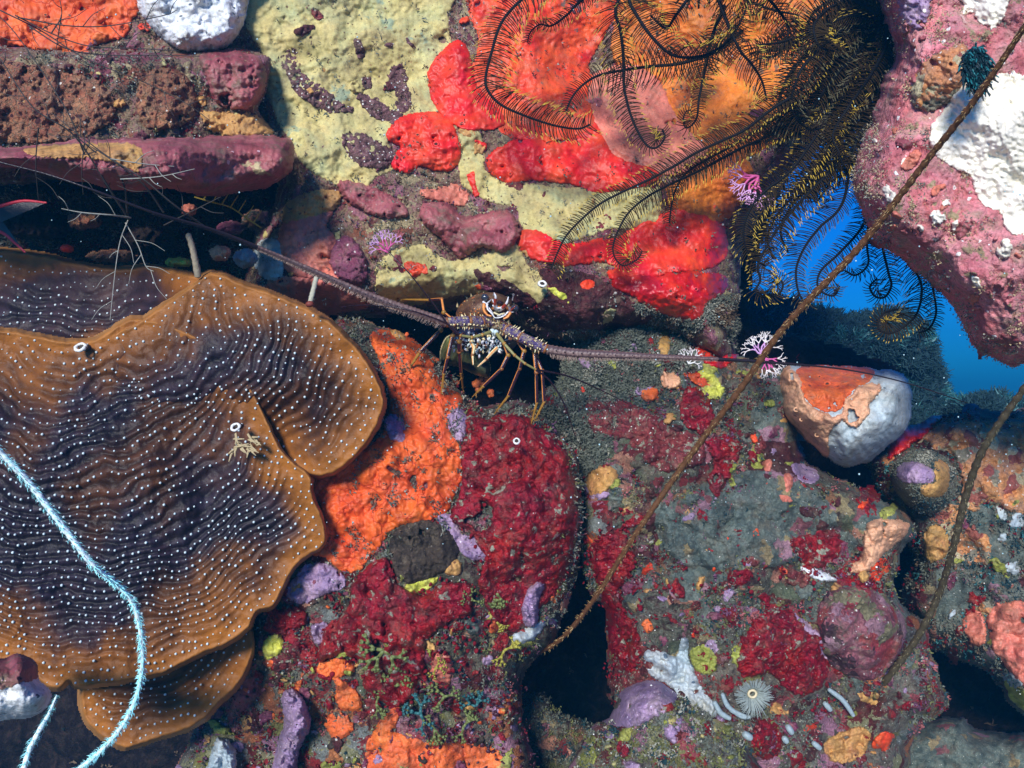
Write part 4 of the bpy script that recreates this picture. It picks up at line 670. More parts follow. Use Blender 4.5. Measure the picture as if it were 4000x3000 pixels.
whip('whip_coral', [(-140, 1600, .46), (0, 1765, .47), (108, 1880, .48), (235, 2043, .49), (362, 2206, .50), (470, 2296, .52), (524, 2368, .53), (551, 2477, .54), (557, 2585, .55), (542, 2694, .57), (488, 2820, .59), (398, 2929, .61), (307, 3005, .63), (200, 3080, .66)], [12, 12, 12, 9, 8.5, 8.5, 9.5], w1, w2, 'long glaring white whip coral curving down across the plate coral', hlen=15, dens=8, step=7)
whip('whip_coral', [(222, 2715, .62), (190, 2790, .61), (150, 2860, .60), (115, 2930, .60), (90, 3010, .60), (70, 3100, .6)], [3, 9, 10, 11], w1, w2, 'short white whip coral at the bottom left corner', hlen=15, dens=8)
w3 = flat('brown_whip', (.13, .052, .016), .6, var=.3); w4 = flat('brown_whip_polyp', (.34, .22, .08), .6)
whip('wire_coral', [(4240, -260, .42), (4000, 108, .47), (3815, 380, .51), (3616, 633, .56), (3363, 958, .62), (3074, 1266, .69), (2893, 1519, .74), (2676, 1808, .80), (2477, 2097, .85), (2314, 2350, .92), (2170, 2513, 1.0), (1990, 2590, 1.1)], [12, 12, 13, 14, 13, 12, 10, 8], w3, w4, 'long straight brown wire coral slanting from the upper right corner to the dark hole', hlen=11, dens=4)
w5 = flat('dark_whip', (.06, .045, .02), .6, var=.3); w6 = flat('dark_whip_polyp', (.20, .17, .08), .6)
whip('wire_coral', [(4160, 1300, .76), (4000, 1519, .80), (3851, 1736, .84), (3779, 1917, .87), (3725, 2134, .90), (3670, 2314, .94), (3580, 2495, .97), (3435, 2694, 1.02), (3345, 2839, 1.1)], [13, 13, 14, 13, 13, 12], w5, w6, 'shorter dark wire coral bending down along the right edge', hlen=9, dens=4)

# ------------------------------------------------------------ thin twiggy black coral bush, upper left
mb = MB(); tw = []
def twig(pts, r0, r1, parent_mb):
    p = spline(pts, 8) - np.array([0, 0, .05]); q = P(p[:, 0], p[:, 1], p[:, 2]); parent_mb.tube(q, np.linspace(r0, r1, len(q)) * U(.8), 5, 0); return p
bush = empty('twig_coral', tuple(P(480, 850, .82))); tag(bush, 'bush of thin dark twigs crossing the mauve shelf at upper left', 'coral')
mains = [[(500, 850, .86), (430, 740, .82), (290, 530, .78), (130, 420, .76), (0, 230, .75), (-80, 150, .75)], [(500, 850, .86), (400, 700, .83), (330, 600, .80), (260, 430, .78), (60, 130, .77), (-60, 20, .77)],
         [(500, 850, .86), (470, 690, .82), (330, 560, .80), (280, 520, .79)], [(640, 830, .84), (560, 720, .81), (430, 620, .79), (300, 540, .78)],
         [(820, 900, .86), (680, 800, .82), (560, 700, .80), (420, 610, .79), (300, 520, .78), (200, 440, .78)],
         [(510, 850, .86), (430, 840, .83), (320, 830, .82), (240, 815, .82)], [(60, 60, .77), (200, 130, .78), (350, 180, .79), (560, 190, .80), (700, 200, .81)],
         [(0, 40, .77), (160, 120, .78), (300, 210, .79), (430, 270, .80), (560, 320, .81), (720, 400, .82), (820, 470, .83)],
         [(80, 70, .77), (260, 100, .78), (430, 100, .79), (640, 60, .80), (690, 40, .81)], [(200, 130, .78), (240, 60, .78), (230, -20, .78)], [(240, 60, .78), (220, 190, .79)],
         [(110, 100, .77), (260, 190, .78), (420, 215, .80), (620, 215, .8), (780, 220, .81)], [(430, 620, .79), (560, 640, .8), (680, 650, .81)], [(470, 700, .80), (620, 690, .8), (760, 660, .81)],
         [(490, 870, .86), (540, 960, .86), (570, 1040, .86), (600, 1060, .86)], [(500, 860, .86), (470, 940, .85), (450, 1060, .84), (430, 1250, .82)], [(640, 880, .85), (740, 830, .83), (860, 770, .82)], [(330, 560, .79), (320, 660, .8), (325, 760, .82)], [(150, 500, .77), (140, 640, .79), (150, 780, .82)]]
dkt = flat('dark_twig', (.045, .038, .032), .7); ltt = flat('pale_twig', (.30, .30, .26), .7)
for k, pts in enumerate(mains):
    bm_ = MB(); p = twig(pts, 4.2 if k < 6 else 2.6, 1.3, bm_)
    for j in range(6, len(p) - 3, 5):
        sgn = RNG.choice([-1, 1]); t = p[j + 1] - p[j - 1]; L_ = math.hypot(t[0], t[1]) + 1e-6; n = np.array([-t[1], t[0]]) / L_ * sgn; ln = RNG.uniform(30, 110)
        a = p[j] + np.array([0, 0, .05]); b_ = a + np.array([n[0] * ln * .5 + t[0] / L_ * ln * .4, n[1] * ln * .5 + t[1] / L_ * ln * .4, RNG.uniform(-.01, .01)]); c = b_ + np.array([n[0] * ln * .3 + t[0] / L_ * ln * .5, n[1] * ln * .3 + t[1] / L_ * ln * .5, 0])
        twig([a, b_, c], 1.8, .8, bm_)
    settle(bm_.build('branch', [ltt if k in (5, 14, 15, 12, 13) else dkt]), bush)
# short stalks and one stick
mb = MB(); p = spline([(735, 915, .86), (755, 980, .86), (775, 1080, .87)], 8); mb.tube(P(p[:, 0], p[:, 1], p[:, 2]), np.linspace(11, 14, len(p)) * U(.86), 7, 0, wob=.3)
tag(mb.build('tube_worm', [flat('stalk_tan', (.32, .27, .19), .8)]), 'tan stalk rising from the top rim of the plate coral', 'worm tube')
mb = MB(); p = spline([(1236, 1085, .85), (1225, 1130, .845), (1212, 1180, .84)], 8); mb.tube(P(p[:, 0], p[:, 1], p[:, 2]), 10 * U(.85), 7, 0, wob=.2); mb.ball(P(1210, 1188, .835), (.0045, .0045, .0035), 1, 9, 6, jit=.2)
tag(mb.build('tube_worm', [flat('stalk_pale', (.42, .40, .30), .8), flat('stalk_end', (.18, .03, .015), .6)]), 'short pale stalk with a rust red end on the rim of the plate coral', 'worm tube')
# ------------------------------------------------------------ feather stars
f_blk = flat('arm_black', (.006, .006, .008), .7, .15); f_brn = flat('pinnule_brown', (.040, .024, .008), .75, .15); f_yel = flat('pinnule_tip', (.62, .42, .04), .5); f_dul = flat('pinnule_tip_dull', (.12, .11, .05), .5)
def arm(pts, d0, d1, plen=78, r0=7.5, r1=3.5, yel=True, roll=0.35, sp=8.5, root=None, taper=.55, seed=0):
    pts = np.array([(a, b, 0) for a, b in pts], float); p = resample(spline(pts, 12), sp); n = len(p); s = np.linspace(0, 1, n)
    dep = d0 + (d1 - d0) * s + .012 * np.sin(s * 7 + seed); u = U(dep); q = P(p[:, 0], p[:, 1], dep)
    mb = MB(); mb.tube(q, np.linspace(r0, r1, n) * u * (1 + .15 * (np.arange(n) % 2)), 6, 0)
    t = nrm(np.gradient(q, axis=0)); view = nrm(q); side = nrm(np.cross(t, view)); face = nrm(np.cross(side, t)); face = face * np.sign(-(face * view).sum(1))[:, None]
    rr = roll * np.sin(s * 5 + seed * 1.7) + .15
    L = plen * u * np.minimum(1, .35 + s * 4) * (1 - (1 - taper) * np.clip((s - .55) / .45, 0, 1))
    for sg in (-1, 1):
        L2 = L * RNG.uniform(.82, 1.12, n) * (1 + .25 * sg * np.sin(s * 4 + seed)); a = rr * sg + RNG.normal(0, .16, n) + .22
        d = nrm(side * sg * np.cos(a)[:, None] + face * np.sin(a)[:, None] + t * RNG.uniform(.10, .45, n)[:, None])
        cu = nrm(t * .8 + face * .5); base = q + t * (sg * .25 * sp) * u[:, None]
        ks = np.array([0, .3, .6, .82, 1.]); c = base[:, None] + d[:, None] * (L2[:, None] * ks)[..., None] + cu[:, None] * (L2[:, None] * .26 * ks ** 3)[..., None]
        w = np.array([2.1, 1.9, 1.6, 1.5, .5]) * 1.25; tt = nrm(np.gradient(c, axis=1)); e1 = nrm(np.cross(tt, view[:, None])); e2 = np.cross(tt, e1)
        rad = (w[None] * u[:, None])[..., None]
        ring = [c + rad * (e1 * math.cos(k) + e2 * math.sin(k)) for k in (0, 2.094, 4.189)]; V = np.stack(ring, 2)   # n,5,3,3
        idx = np.arange(n * 15).reshape(n, 5, 3); F = []; M = []
        for k in range(4):
            for j in range(3):
                j2 = (j + 1) % 3; F.append(np.stack([idx[:, k, j], idx[:, k, j2], idx[:, k + 1, j2], idx[:, k + 1, j]], -1)); M.append(np.full(n, 1 if k < 3 else 2))
        mb.add(V.reshape(-1, 3), np.vstack(F), np.concatenate(M))
    o = mb.build('arm', [f_blk, f_brn, f_yel if yel else f_dul]); settle(o, root); return o
def star(label, disc, arms, group=None):
    root = empty('feather_star', tuple(P(*disc))); tag(root, label, 'feather star', 'feather stars draped over the top of the wall')
    mb = MB(); c = P(*disc); mb.ball(c, (.022, .016, .018), 0, 12, 8, jit=.15)
    for k in range(14):
        a = k / 14 * 6.283; e = c + np.array([math.cos(a) * .034, .02, math.sin(a) * .03]); mb.tube([c, (c + e) / 2 + [0, -.006, 0], e], [.003, .0026, .0012], 5, 1)
    settle(mb.build('disc', [f_blk, f_brn]), root)
    if len(arms) > 12:
        for pts, d0, d1, kw in list(arms):
            for rep in range(2):
                if pts[-1][0] < 2700 or pts[-1][1] > 1000: continue
                w = np.linspace(.3, 1, len(pts)); ox, oy = RNG.uniform(-70, 80), RNG.uniform(-60, 60)
                arms = arms + [([(a + ox * q, b + oy * q) for (a, b), q in zip(pts, w)], d0 + .03, d1 + .03, dict(kw, yel=False))]
    for i, (pts, d0, d1, kw) in enumerate(arms): arm(pts, d0, d1, root=root, seed=i * 1.3 + disc[0], **kw)
    return root
Y = dict()
star('black feather star with yellow tipped arms looping over the scarlet sponges, top centre', (2720, -90, .98), [
  ([(2400, -80), (2200, -110), (2060, -20), (1963, 82), (1919, 209), (1897, 304), (1906, 354), (1951, 405), (2027, 443), (2153, 487), (2254, 503), (2305, 487)], .93, .97, dict(plen=100)),
  ([(2520, -80), (2380, -60), (2273, 0), (2216, 57), (2153, 101), (2109, 95), (2071, 127), (2061, 165)], .96, 1.0, dict(plen=42, r1=2.2)),
  ([(2560, -90), (2470, -60), (2457, 0), (2482, 51), (2527, 120), (2577, 177), (2628, 215), (2691, 225), (2754, 215), (2805, 190), (2849, 152), (2887, 95), (2912, 38), (2930, -30), (2940, -100)], .90, .93, dict(plen=92, roll=.5)),
  ([(2620, -80), (2470, -60), (2406, 30), (2425, 127), (2435, 221), (2437, 329), (2451, 405), (2476, 481), (2508, 544), (2539, 576), (2571, 573), (2596, 538), (2588, 506)], .95, .98, dict(plen=78)),
  ([(2900, 120), (2800, 200), (2660, 247), (2533, 260), (2406, 279), (2330, 298), (2273, 335), (2235, 380), (2210, 437)], .99, 1.0, dict(plen=84, yel=False)),
  ([(2830, 20), (2780, 150), (2754, 272), (2742, 329), (2729, 399), (2723, 456), (2704, 487), (2679, 500), (2669, 468), (2679, 437), (2697, 430)], .98, 1.02, dict(plen=52, r1=2.4)),
  ([(2780, -80), (2830, 60), (2887, 190), (2938, 253), (2976, 316), (2995, 390)], .93, .95, dict(plen=88, roll=.6)),
  ([(2760, -80), (2700, -20), (2640, 60), (2600, 110), (2540, 60)], .97, .99, dict(plen=60, yel=False)),
  ([(2850, -90), (2960, -40), (3040, 40), (3080, 120), (3040, 210), (2960, 230)], .94, .97, dict(plen=84, roll=.5)),
  ([(2800, -90), (2860, -30), (2990, 30), (3120, 60)], .96, .98, dict(plen=80)),
])
star('larger black feather star trailing over the blue gap beside the pink boulder', (3440, 90, .98), [
  ([(3420, 60), (3260, 160), (3150, 330), (3000, 437), (2912, 506), (2818, 551), (2723, 595), (2628, 652), (2533, 703), (2438, 747), (2343, 797), (2261, 867), (2210, 924), (2178, 987), (2153, 1050)], .95, .98, dict(plen=52, r1=3, taper=.9)),
  ([(3430, 90), (3330, 280), (3180, 430), (3000, 532), (2912, 570), (2818, 620), (2723, 671), (2628, 715), (2533, 766), (2457, 829), (2413, 905), (2394, 968), (2406, 1013), (2438, 1038), (2489, 1013), (2508, 981)], .97, 1.0, dict(plen=62, r1=2.6)),
  ([(3380, 120), (3150, 370), (2900, 545), (2700, 660), (2640, 740), (2622, 810), (2615, 870)], .99, 1.02, dict(plen=58, yel=False)),
  ([(3430, 40), (3381, 51), (3280, 127), (3204, 190), (3134, 266), (3103, 342), (3093, 405), (3115, 468), (3166, 506), (3207, 500)], .93, .96, dict(plen=80, yel=False, r0=9)),
  ([(3440, 80), (3375, 177), (3280, 278), (3210, 370), (3166, 430), (3060, 500), (2990, 560)], .95, .98, dict(plen=78, yel=False, r0=9)),
  ([(3460, 100), (3460, 180), (3406, 285), (3311, 424), (3254, 525), (3280, 600)], .93, .95, dict(plen=76, yel=False, r0=9)),
  ([(3480, 120), (3470, 380), (3390, 500), (3305, 608), (3153, 760), (3058, 867), (2995, 962), (2962, 1040), (2970, 1095), (2951, 1135), (2982, 1160), (3039, 1150), (3058, 1108), (3020, 1070)], .94, .99, dict(plen=82)),
  ([(3440, 110), (3356, 266), (3204, 506), (3090, 665), (2995, 741), (2938, 804), (2906, 886), (2913, 968), (2951, 1013), (2990, 1040)], .95, .99, dict(plen=78)),
  ([(3460, 120), (3390, 350), (3240, 560), (3120, 720), (3040, 800), (2990, 900), (3010, 980)], .97, 1.01, dict(plen=74)),
  ([(3470, 130), (3440, 380), (3343, 560), (3292, 791), (3204, 886), (3153, 950), (3118, 1020), (3109, 1076), (3121, 1146), (3153, 1182), (3185, 1150)], .96, 1.0, dict(plen=72, yel=False)),
  ([(3480, 140), (3440, 480), (3420, 720), (3375, 874), (3280, 987), (3205, 1060), (3197, 1127), (3254, 1156), (3280, 1120)], .98, 1.03, dict(plen=66, yel=False)),
  ([(3480, 160), (3430, 560), (3400, 780), (3387, 950), (3391, 1032), (3343, 1075), (3300, 1057)], 1.0, 1.05, dict(plen=56, yel=False)),
  ([(3490, 160), (3450, 640), (3440, 900), (3470, 1063), (3482, 1114), (3457, 1160), (3419, 1158), (3398, 1120), (3425, 1089)], 1.0, 1.05, dict(plen=62, yel=False)),
  ([(3500, 170), (3520, 700), (3560, 1000), (3600, 1120), (3583, 1221), (3533, 1275), (3482, 1301), (3438, 1291), (3430, 1255), (3457, 1221), (3507, 1208)], .96, .93, dict(plen=78)),
  ([(3500, 170), (3560, 760), (3630, 1060), (3655, 1190), (3653, 1240), (3628, 1285), (3590, 1300)], .98, .96, dict(plen=64, yel=False)),
  ([(3420, 70), (3330, 60), (3200, 110), (3140, 133), (3050, 165), (2960, 175)], .94, .96, dict(plen=82, yel=False)),
  ([(3430, 60), (3330, 0), (3240, 30), (3180, 100), (3200, 180), (3260, 200)], .92, .94, dict(plen=80, roll=.6)),
  ([(3450, 60), (3400, 10), (3310, 80), (3250, 220), (3200, 330), (3230, 420)], .95, .97, dict(plen=80, yel=False)),
  ([(3470, 120), (3420, 330), (3330, 470), (3220, 620), (3140, 700)], .99, 1.03, dict(plen=80, yel=False)),
  ([(3470, 140), (3450, 420), (3370, 640), (3260, 700), (3190, 790)], 1.01, 1.05, dict(plen=80, yel=False)),
])
# closed dark tuft on the pink boulder
mb = MB(); c = P(3800, 270, .745)
for k in range(420):
    a = RNG.uniform(0, 6.283); rr = RNG.random() ** .5; b0 = c + np.array([math.cos(a) * .012 * rr, -.003, math.sin(a) * .020 * rr]); v = np.array([RNG.normal(0, .004), -RNG.uniform(.004, .010), RNG.normal(-.005, .004)])
    mb.tube([b0, b0 + v * .6, b0 + v + [0, 0, -.003]], [.0011, .0011, .0005], 5, int(RNG.random() < .2))  # a few strands in a lighter teal
mb.ball(c, (.009, .006, .015), 0, 12, 8, jit=.2)
tag(mb.build('closed_feather_star', [flat('ink_teal', (.004, .022, .028), .4), flat('teal_strand', (.02, .16, .18), .3)]), 'small closed blue black tuft on the pink boulder touching the wire coral', 'feather star')
# ------------------------------------------------------------ spiny lobster facing out of its hole
def c5(x, y, d=.97): return P(1400 + .4069 * x, 1050 + .4069 * y, d)
def cu(r, d=.97): return r * .4069 * U(d)
l_pur = mat('lobster_purple', [(.3, (.02, .012, .05)), (.47, (.07, .04, .16)), (.55, (.20, .15, .12)), (.68, (.30, .24, .20))], 260, .4, .8, 700, specks=((.55, .45, .55), 420, .3), fine=.3, bdist=.002, silt=0)
l_taupe = mat('lobster_taupe', [(.3, (.10, .07, .04)), (.5, (.28, .22, .14)), (.7, (.16, .08, .04))], 240, .5, .7, 600, specks=((.5, .42, .25), 300, .3), fine=.3, bdist=.002, silt=0)
l_crm = flat('spine_cream', (.78, .66, .36), .35); l_brn = flat('joint_brown', (.26, .09, .02), .4); l_wht = flat('horn_white', (.82, .82, .84), .3); l_blk = flat('shell_black', (.02, .008, .012), .25)
l_red = flat('horn_red', (.40, .04, .015), .35); l_org = flat('stripe_orange', (.85, .30, .06), .3, .7); l_leg = flat('leg_purple', (.035, .008, .018), .25, .7); l_gold = flat('toe_gold', (.34, .17, .025), .35)
l_eye = flat('eye_glass', (.03, .035, .05), .08, 1.0); l_olv = flat('antennule_olive', (.24, .22, .07), .4); l_nav = flat('shell_navy', (.014, .018, .05), .3); l_pale = flat('mouth_blue_white', (.55, .66, .66), .4)
l_cap = mat('carapace', [(.3, (.03, .014, .010)), (.5, (.12, .055, .03)), (.7, (.20, .11, .06))], 60, .4, .6, 260, specks=((.62, .14, .03), 130, .34), pores=((.01, .01, .01), 200, .3), fine=.25, bdist=.003, silt=0)
l_fan = mat('tail_olive', [(.3, (.05, .06, .02)), (.5, (.16, .18, .06)), (.7, (.28, .30, .16))], 40, .3, .3, 180, patches=[((.01, .015, .02), 30, .56)], fine=.15, bdist=.002, silt=0)
lob = empty('spiny_lobster', tuple(c5(1250, 560, 1.0))); tag(lob, 'purple and orange spiny lobster facing out of the dark hole with its antennae spread', 'lobster')
def part(mb, name, mats, label=None):
    o = mb.build(name, mats); settle(o, lob)
    if label: o['label'] = label
    return o
# carapace
mb = MB(); an = R(12); rot = [[math.cos(an), 0, -math.sin(an)], [0, 1, 0], [math.sin(an), 0, math.cos(an)]]
mb.ball(c5(1215, 420, 1.03), (cu(300), .07, cu(190)), 0, 40, 24, rot)
for k in range(60):
    a = RNG.uniform(-2.8, -.3) + math.pi; e = RNG.uniform(.2, 1.0); x = 1215 + 290 * e * math.cos(a); y = 420 - 180 * e * math.sin(a) * .95
    if y > 480: continue
    dz = math.sqrt(max(0.02, 1 - e * e)); b = c5(x, y, 1.03 - .066 * dz); mb.cone(b, b + np.array([RNG.normal(0, .001), -.006, .004]), .0018, 1 + (k % 2), 5)
part(mb, 'carapace', [l_cap, l_brn, l_crm])
# supraorbital horns, face
def horn(pts, r, d=.94):
    p = spline([(x, y, d + dd) for x, y, dd in pts], 6); q = c5(p[:, 0], p[:, 1], p[:, 2]); n = len(q); rad = np.linspace(r, r * .15, n) * cu(1); mb = MB()
    cut = [0, int(n * .35), int(n * .6), n - 1]; ms = (0, 1, 0)
    for k in range(3): mb.tube(q[cut[k]:cut[k + 1] + 1], rad[cut[k]:cut[k + 1] + 1], 8, ms[k], cap=(k == 2))
    return mb
for pts, r in (([(1330, 400, .01), (1312, 340, -.01), (1318, 270, -.02), (1302, 228, -.022)], 24), ([(1345, 395, .01), (1390, 370, -.01), (1425, 325, -.02), (1440, 268, -.022)], 25)):
    part(horn(pts, r), 'horn', [l_wht, l_red])
mb = MB()
for x, y, x2, y2, r, mi in ((1240, 330, 1285, 285, 10, 0), (1200, 320, 1250, 345, 12, 0), (1460, 400, 1435, 350, 16, 0), (1455, 410, 1515, 350, 13, 1), (1450, 420, 1495, 415, 11, 0), (1215, 330, 1290, 420, 12, 0), (1250, 380, 1300, 440, 12, 0), (1370, 440, 1420, 425, 14, 0),
                          (1340, 455, 1400, 440, 12, 0), (1290, 300, 1300, 340, 8, 0), (1480, 300, 1490, 240, 7, 0), (1300, 250, 1302, 232, 10, 0), (1490, 250, 1488, 236, 12, 0)):
    mb.cone(c5(x, y, .945), c5(x2, y2, .93), cu(r), mi, 7)
for x, y, rx, ry, mi in ((1300, 385, 26, 22, 2), (1340, 405, 30, 18, 3), (1385, 390, 20, 26, 2), (1310, 365, 14, 12, 3), (1375, 400, 14, 10, 4), (1330, 380, 12, 8, 4), (1225, 390, 30, 44, 5), (1415, 455, 34, 28, 5), (1345, 385, 40, 26, 5), (1360, 330, 34, 26, 6), (1330, 440, 40, 14, 6), (1290, 430, 22, 16, 6)):
    mb.ball(c5(x, y, .95), (cu(rx), .008, cu(ry)), mi, 10, 7, jit=.15)
for pts, r, mi in (([(1205, 335), (1205, 395), (1235, 440), (1275, 455)], 15, 5), ([(1235, 330), (1240, 385), (1275, 425), (1310, 470)], 9, 0), ([(1460, 420), (1435, 460), (1395, 480)], 15, 5), ([(1440, 410), (1400, 450), (1350, 470), (1310, 470)], 8, 0), ([(1300, 420), (1350, 440), (1400, 425)], 9, 3), ([(1290, 350), (1330, 375), (1370, 372), (1405, 350)], 9, 0)):
    p = spline([(x, y, 0) for x, y in pts], 6); mb.tube(c5(p[:, 0], p[:, 1], np.full(len(p), .934)), cu(r) * np.linspace(1, .5, len(p)), 7, mi)
for k in range(34):
    x, y = RNG.uniform(960, 1230), RNG.uniform(300, 470); e = ((x - 1215) / 290) ** 2 + ((y - 420) / 185) ** 2
    if e < .85: mb.ball(c5(x, y, 1.03 - .07 * math.sqrt(1 - e) - .001), (cu(RNG.uniform(5, 14)), .002, cu(RNG.uniform(4, 8))), 5, 7, 5)
part(mb, 'face', [l_wht, l_red, l_brn, l_crm, l_pale, l_org, l_blk])
for x, y in ((1215, 275), (1500, 380)):
    mb = MB(); mb.ball(c5(x, y, .945), (cu(38), cu(36), cu(37)), 0, 18, 12); mb.tube([c5(x, y, .955), c5(1350, 380, .97)], [cu(20), cu(14)], 8, 1); part(mb, 'eye', [l_eye, l_brn])
# antennae: three stout spiny joints and a ringed flagellum
def flagellum(pts, rr, name='flagellum', fringe=True):
    p = resample(spline(pts, 14), 5.5); q = P(p[:, 0], p[:, 1], p[:, 2]); n = len(q); s = np.linspace(0, 1, n); rad = np.interp(s, np.linspace(0, 1, len(rr)), rr) * U(p[:, 2])
    ring = 1 + .10 * np.where(np.arange(n) % 3 == 0, 1, -.4) * (s < .5); mb = MB(); dark = s > .42
    k = int(n * .40); mb.tube(q[:k + 1], (rad * ring)[:k + 1], 9, 0, up=(0, -1, .2), sidemat=[0, 1, 0, 2, 2, 2, 0, 0, 1]); mb.tube(q[k:], rad[k:], 7, 3, up=(0, -1, .2))
    if fringe:
        t = nrm(np.gradient(q, axis=0)); perp = nrm(np.cross(t, [0, 1, 0])); perp = perp * np.sign(-perp[:, 2:3])
        for i in range(2, int(n * .62), 1):
            for jj in range(2):
                f = (1 - s[i] / .75); L_ = rad[i] * RNG.uniform(.3, .9) * max(.35, f) + .001; b_ = q[i] + perp[i] * rad[i] * .8 + np.array([0, RNG.uniform(-.8, .2) * rad[i], 0]); tip = b_ + (perp[i] * 1.0 + t[i] * .35) * L_
                mb.tube([b_, tip], [.0009, .0003], 3, 2 if s[i] < .4 else 3, cap=False)
            if i % 6 == 0 and s[i] < .45:
                b_ = q[i] + np.array([0, -rad[i] * .95, 0]) ; mb.ball(b_, rad[i] * .22, 4, 5, 3)
    return mb
f_mats = [mat('flagellum_mauve', [(.3, (.09, .05, .045)), (.5, (.18, .11, .10)), (.7, (.28, .20, .17))], 300, .45, .5, 600, fine=.25, bdist=.001, silt=0), flat('flagellum_violet', (.10, .06, .06), .4), flat('flagellum_pale', (.36, .25, .20), .5), flat('flagellum_dark', (.020, .012, .016), .35), l_blk]
def whole_antenna(joints, flag, rr, seed):
    root = empty('antenna', (0, 0, 0)); root.parent = lob; root.matrix_parent_inverse = __import__('mathutils').Matrix.Translation(-lob.location)
    # stout base joints
    mb = MB(); up = np.array([0, -1, .3])
    for k in range(len(joints) - 1):
        a = np.array(joints[k], float); b = np.array(joints[k + 1], float); t = np.linspace(0, 1, 9)[:, None]; p = a + (b - a) * t
        q = c5(p[:, 0], p[:, 1], p[:, 2]); rad = cu(1) * (a[3] + (b[3] - a[3]) * t[:, 0]) * (1 + .10 * np.sin(t[:, 0] * np.pi))
        mb.tube(q, rad, 14, 0, up=up, sidemat=[0, 0, 0, 1, 1, 1, 0, 0, 1, 1, 1, 0, 0, 0], wob=.08)
        e = q[-1]; dr = nrm(q[-1] - q[-2]); mb.tube([e - dr * cu(10), e, e + dr * cu(10)], [rad[-1] * 1.0, rad[-1] * 1.16, rad[-1] * .95], 14, 2, up=up)
        for j in range(6):
            for sg in (-1, 1):
                for row in range(2):
                    w = RNG.uniform(.05, .95); c = q[0] + (q[-1] - q[0]) * w; perp = nrm(np.cross(q[-1] - q[0], [0, 1, 0])) * sg
                    dd = nrm(perp * (1, .55)[row] + np.array([0, -1, 0]) * (.25, .9)[row]); rr_ = np.interp(w, [0, 1], [rad[0], rad[-1]])
                    L_ = RNG.uniform(14, 40); mb.cone(c + dd * rr_ * .85, c + dd * (rr_ + cu(L_)) + nrm(q[-1] - q[0]) * cu(9), cu(RNG.uniform(7, 12)), 3 if RNG.random() < .7 else 2, 5)
        for j in range(3):
            w = (.2, .5, .8)[j]; c = q[0] + (q[-1] - q[0]) * w; perp = nrm(np.cross(q[-1] - q[0], [0, 1, 0])); perp = perp * np.sign(-perp[2]); rr_ = rad[4]
            b_ = c + nrm(perp * .62 + np.array([0, -1, 0])) * rr_ * .98; mb.ball(b_, cu(15), 4, 8, 5); mb.ball(b_ + np.array([0, -cu(8), 0]), cu(9), 3, 8, 5)
    o = mb.build('antenna_base', [l_pur, l_taupe, l_brn, l_crm, l_blk]); o.parent = root
    o = flagellum(flag, rr).build('flagellum', f_mats); o.parent = root
whole_antenna([(1270, 500, .96, 52), (1170, 515, .945, 56), (1060, 505, .935, 50), (850, 515, .93, 44)],
              [(1742, 1259, .93), (1640, 1226, .92), (1446, 1157, .90), (1157, 1031, .86), (850, 904, .80), (600, 830, .75), (362, 741, .72), (180, 680, .71), (0, 633, .70), (-120, 590, .70)], [19, 17, 13, 9.5, 6.5, 5, 4.2, 3.6, 3.2], 1)
whole_antenna([(1330, 520, .96, 50), (1440, 590, .945, 54), (1560, 660, .935, 50), (1800, 770, .93, 42)],
              [(2140, 1366, .93), (2250, 1380, .93), (2531, 1392, .93), (2893, 1407, .94), (3254, 1437, .96), (3460, 1475, .97), (3616, 1519, .98), (3780, 1575, .99)], [20, 17, 11, 7.5, 5.5, 4, 3, 2.4, 1.6], 2)
# middle plate under the eyes
mb = MB()
for x, y, rx, ry, mi in ((1290, 520, 80, 44, 0), (1340, 560, 70, 40, 1), (1200, 540, 60, 36, 1), (1410, 600, 60, 46, 1), (1250, 500, 30, 24, 3), (1370, 520, 26, 20, 2)): mb.ball(c5(x, y, .955), (cu(rx), .014, cu(ry)), mi, 14, 9, jit=.12)
for k in range(46):
    x = RNG.uniform(1180, 1460); y = 480 + (x - 1180) * .3 + RNG.uniform(-30, 60); b = c5(x, y, .945); mb.cone(b, b + np.array([RNG.normal(0, .002), -.008, RNG.normal(.002, .003)]), cu(RNG.uniform(6, 12)), 3 if RNG.random() < .6 else 2, 5)
part(mb, 'rostral_plate', [l_pur, l_taupe, l_brn, l_crm])
# antennules
def thin(pts, r0, r1, mi, mb, sides=6, knots=True):
    p = spline(pts, 10); q = P(p[:, 0], p[:, 1], p[:, 2]); mb.tube(q, np.linspace(r0, r1, len(q)) * U(.93), sides, mi)
for segs, fl in (([(1285, 600, .935), (1190, 635, .925), (1090, 658, .92), (980, 640, .915)], [[(1799, 1310, .915), (1758, 1278, .91), (1685, 1176, .90), (1600, 1070, .89), (1510, 975, .89)], [(1799, 1310, .915), (1740, 1262, .91), (1612, 1215, .90), (1500, 1195, .90), (1400, 1192, .91), (1330, 1200, .92)]]),
                 ([(1320, 610, .935), (1400, 720, .92), (1500, 830, .915), (1600, 910, .915), (1700, 965, .92)], [[(2092, 1443, .92), (2150, 1490, .93), (2205, 1580, .94), (2235, 1670, .95), (2248, 1705, .96)], [(2092, 1443, .92), (2206, 1466, .94), (2300, 1502, .97), (2380, 1540, 1.0), (2450, 1575, 1.03)]])):
    mb = MB(); c = [c5(*s_) for s_ in segs]; n = len(c)
    for k in range(n - 1):
        r = cu([17, 15, 13, 11, 10][k]); mb.tube([c[k], c[k] + (c[k + 1] - c[k]) * .5, c[k + 1]], [r * .9, r, r * .8], 9, 0); mb.ball(c[k + 1], r * 1.15, 1, 9, 6)
    mb.ball(c[0], cu(26), 2, 10, 7)
    for f in fl: thin(f, 4.2, 1.8, 3, mb)
    part(mb, 'antennule', [l_olv, l_gold, l_pale, l_blk])
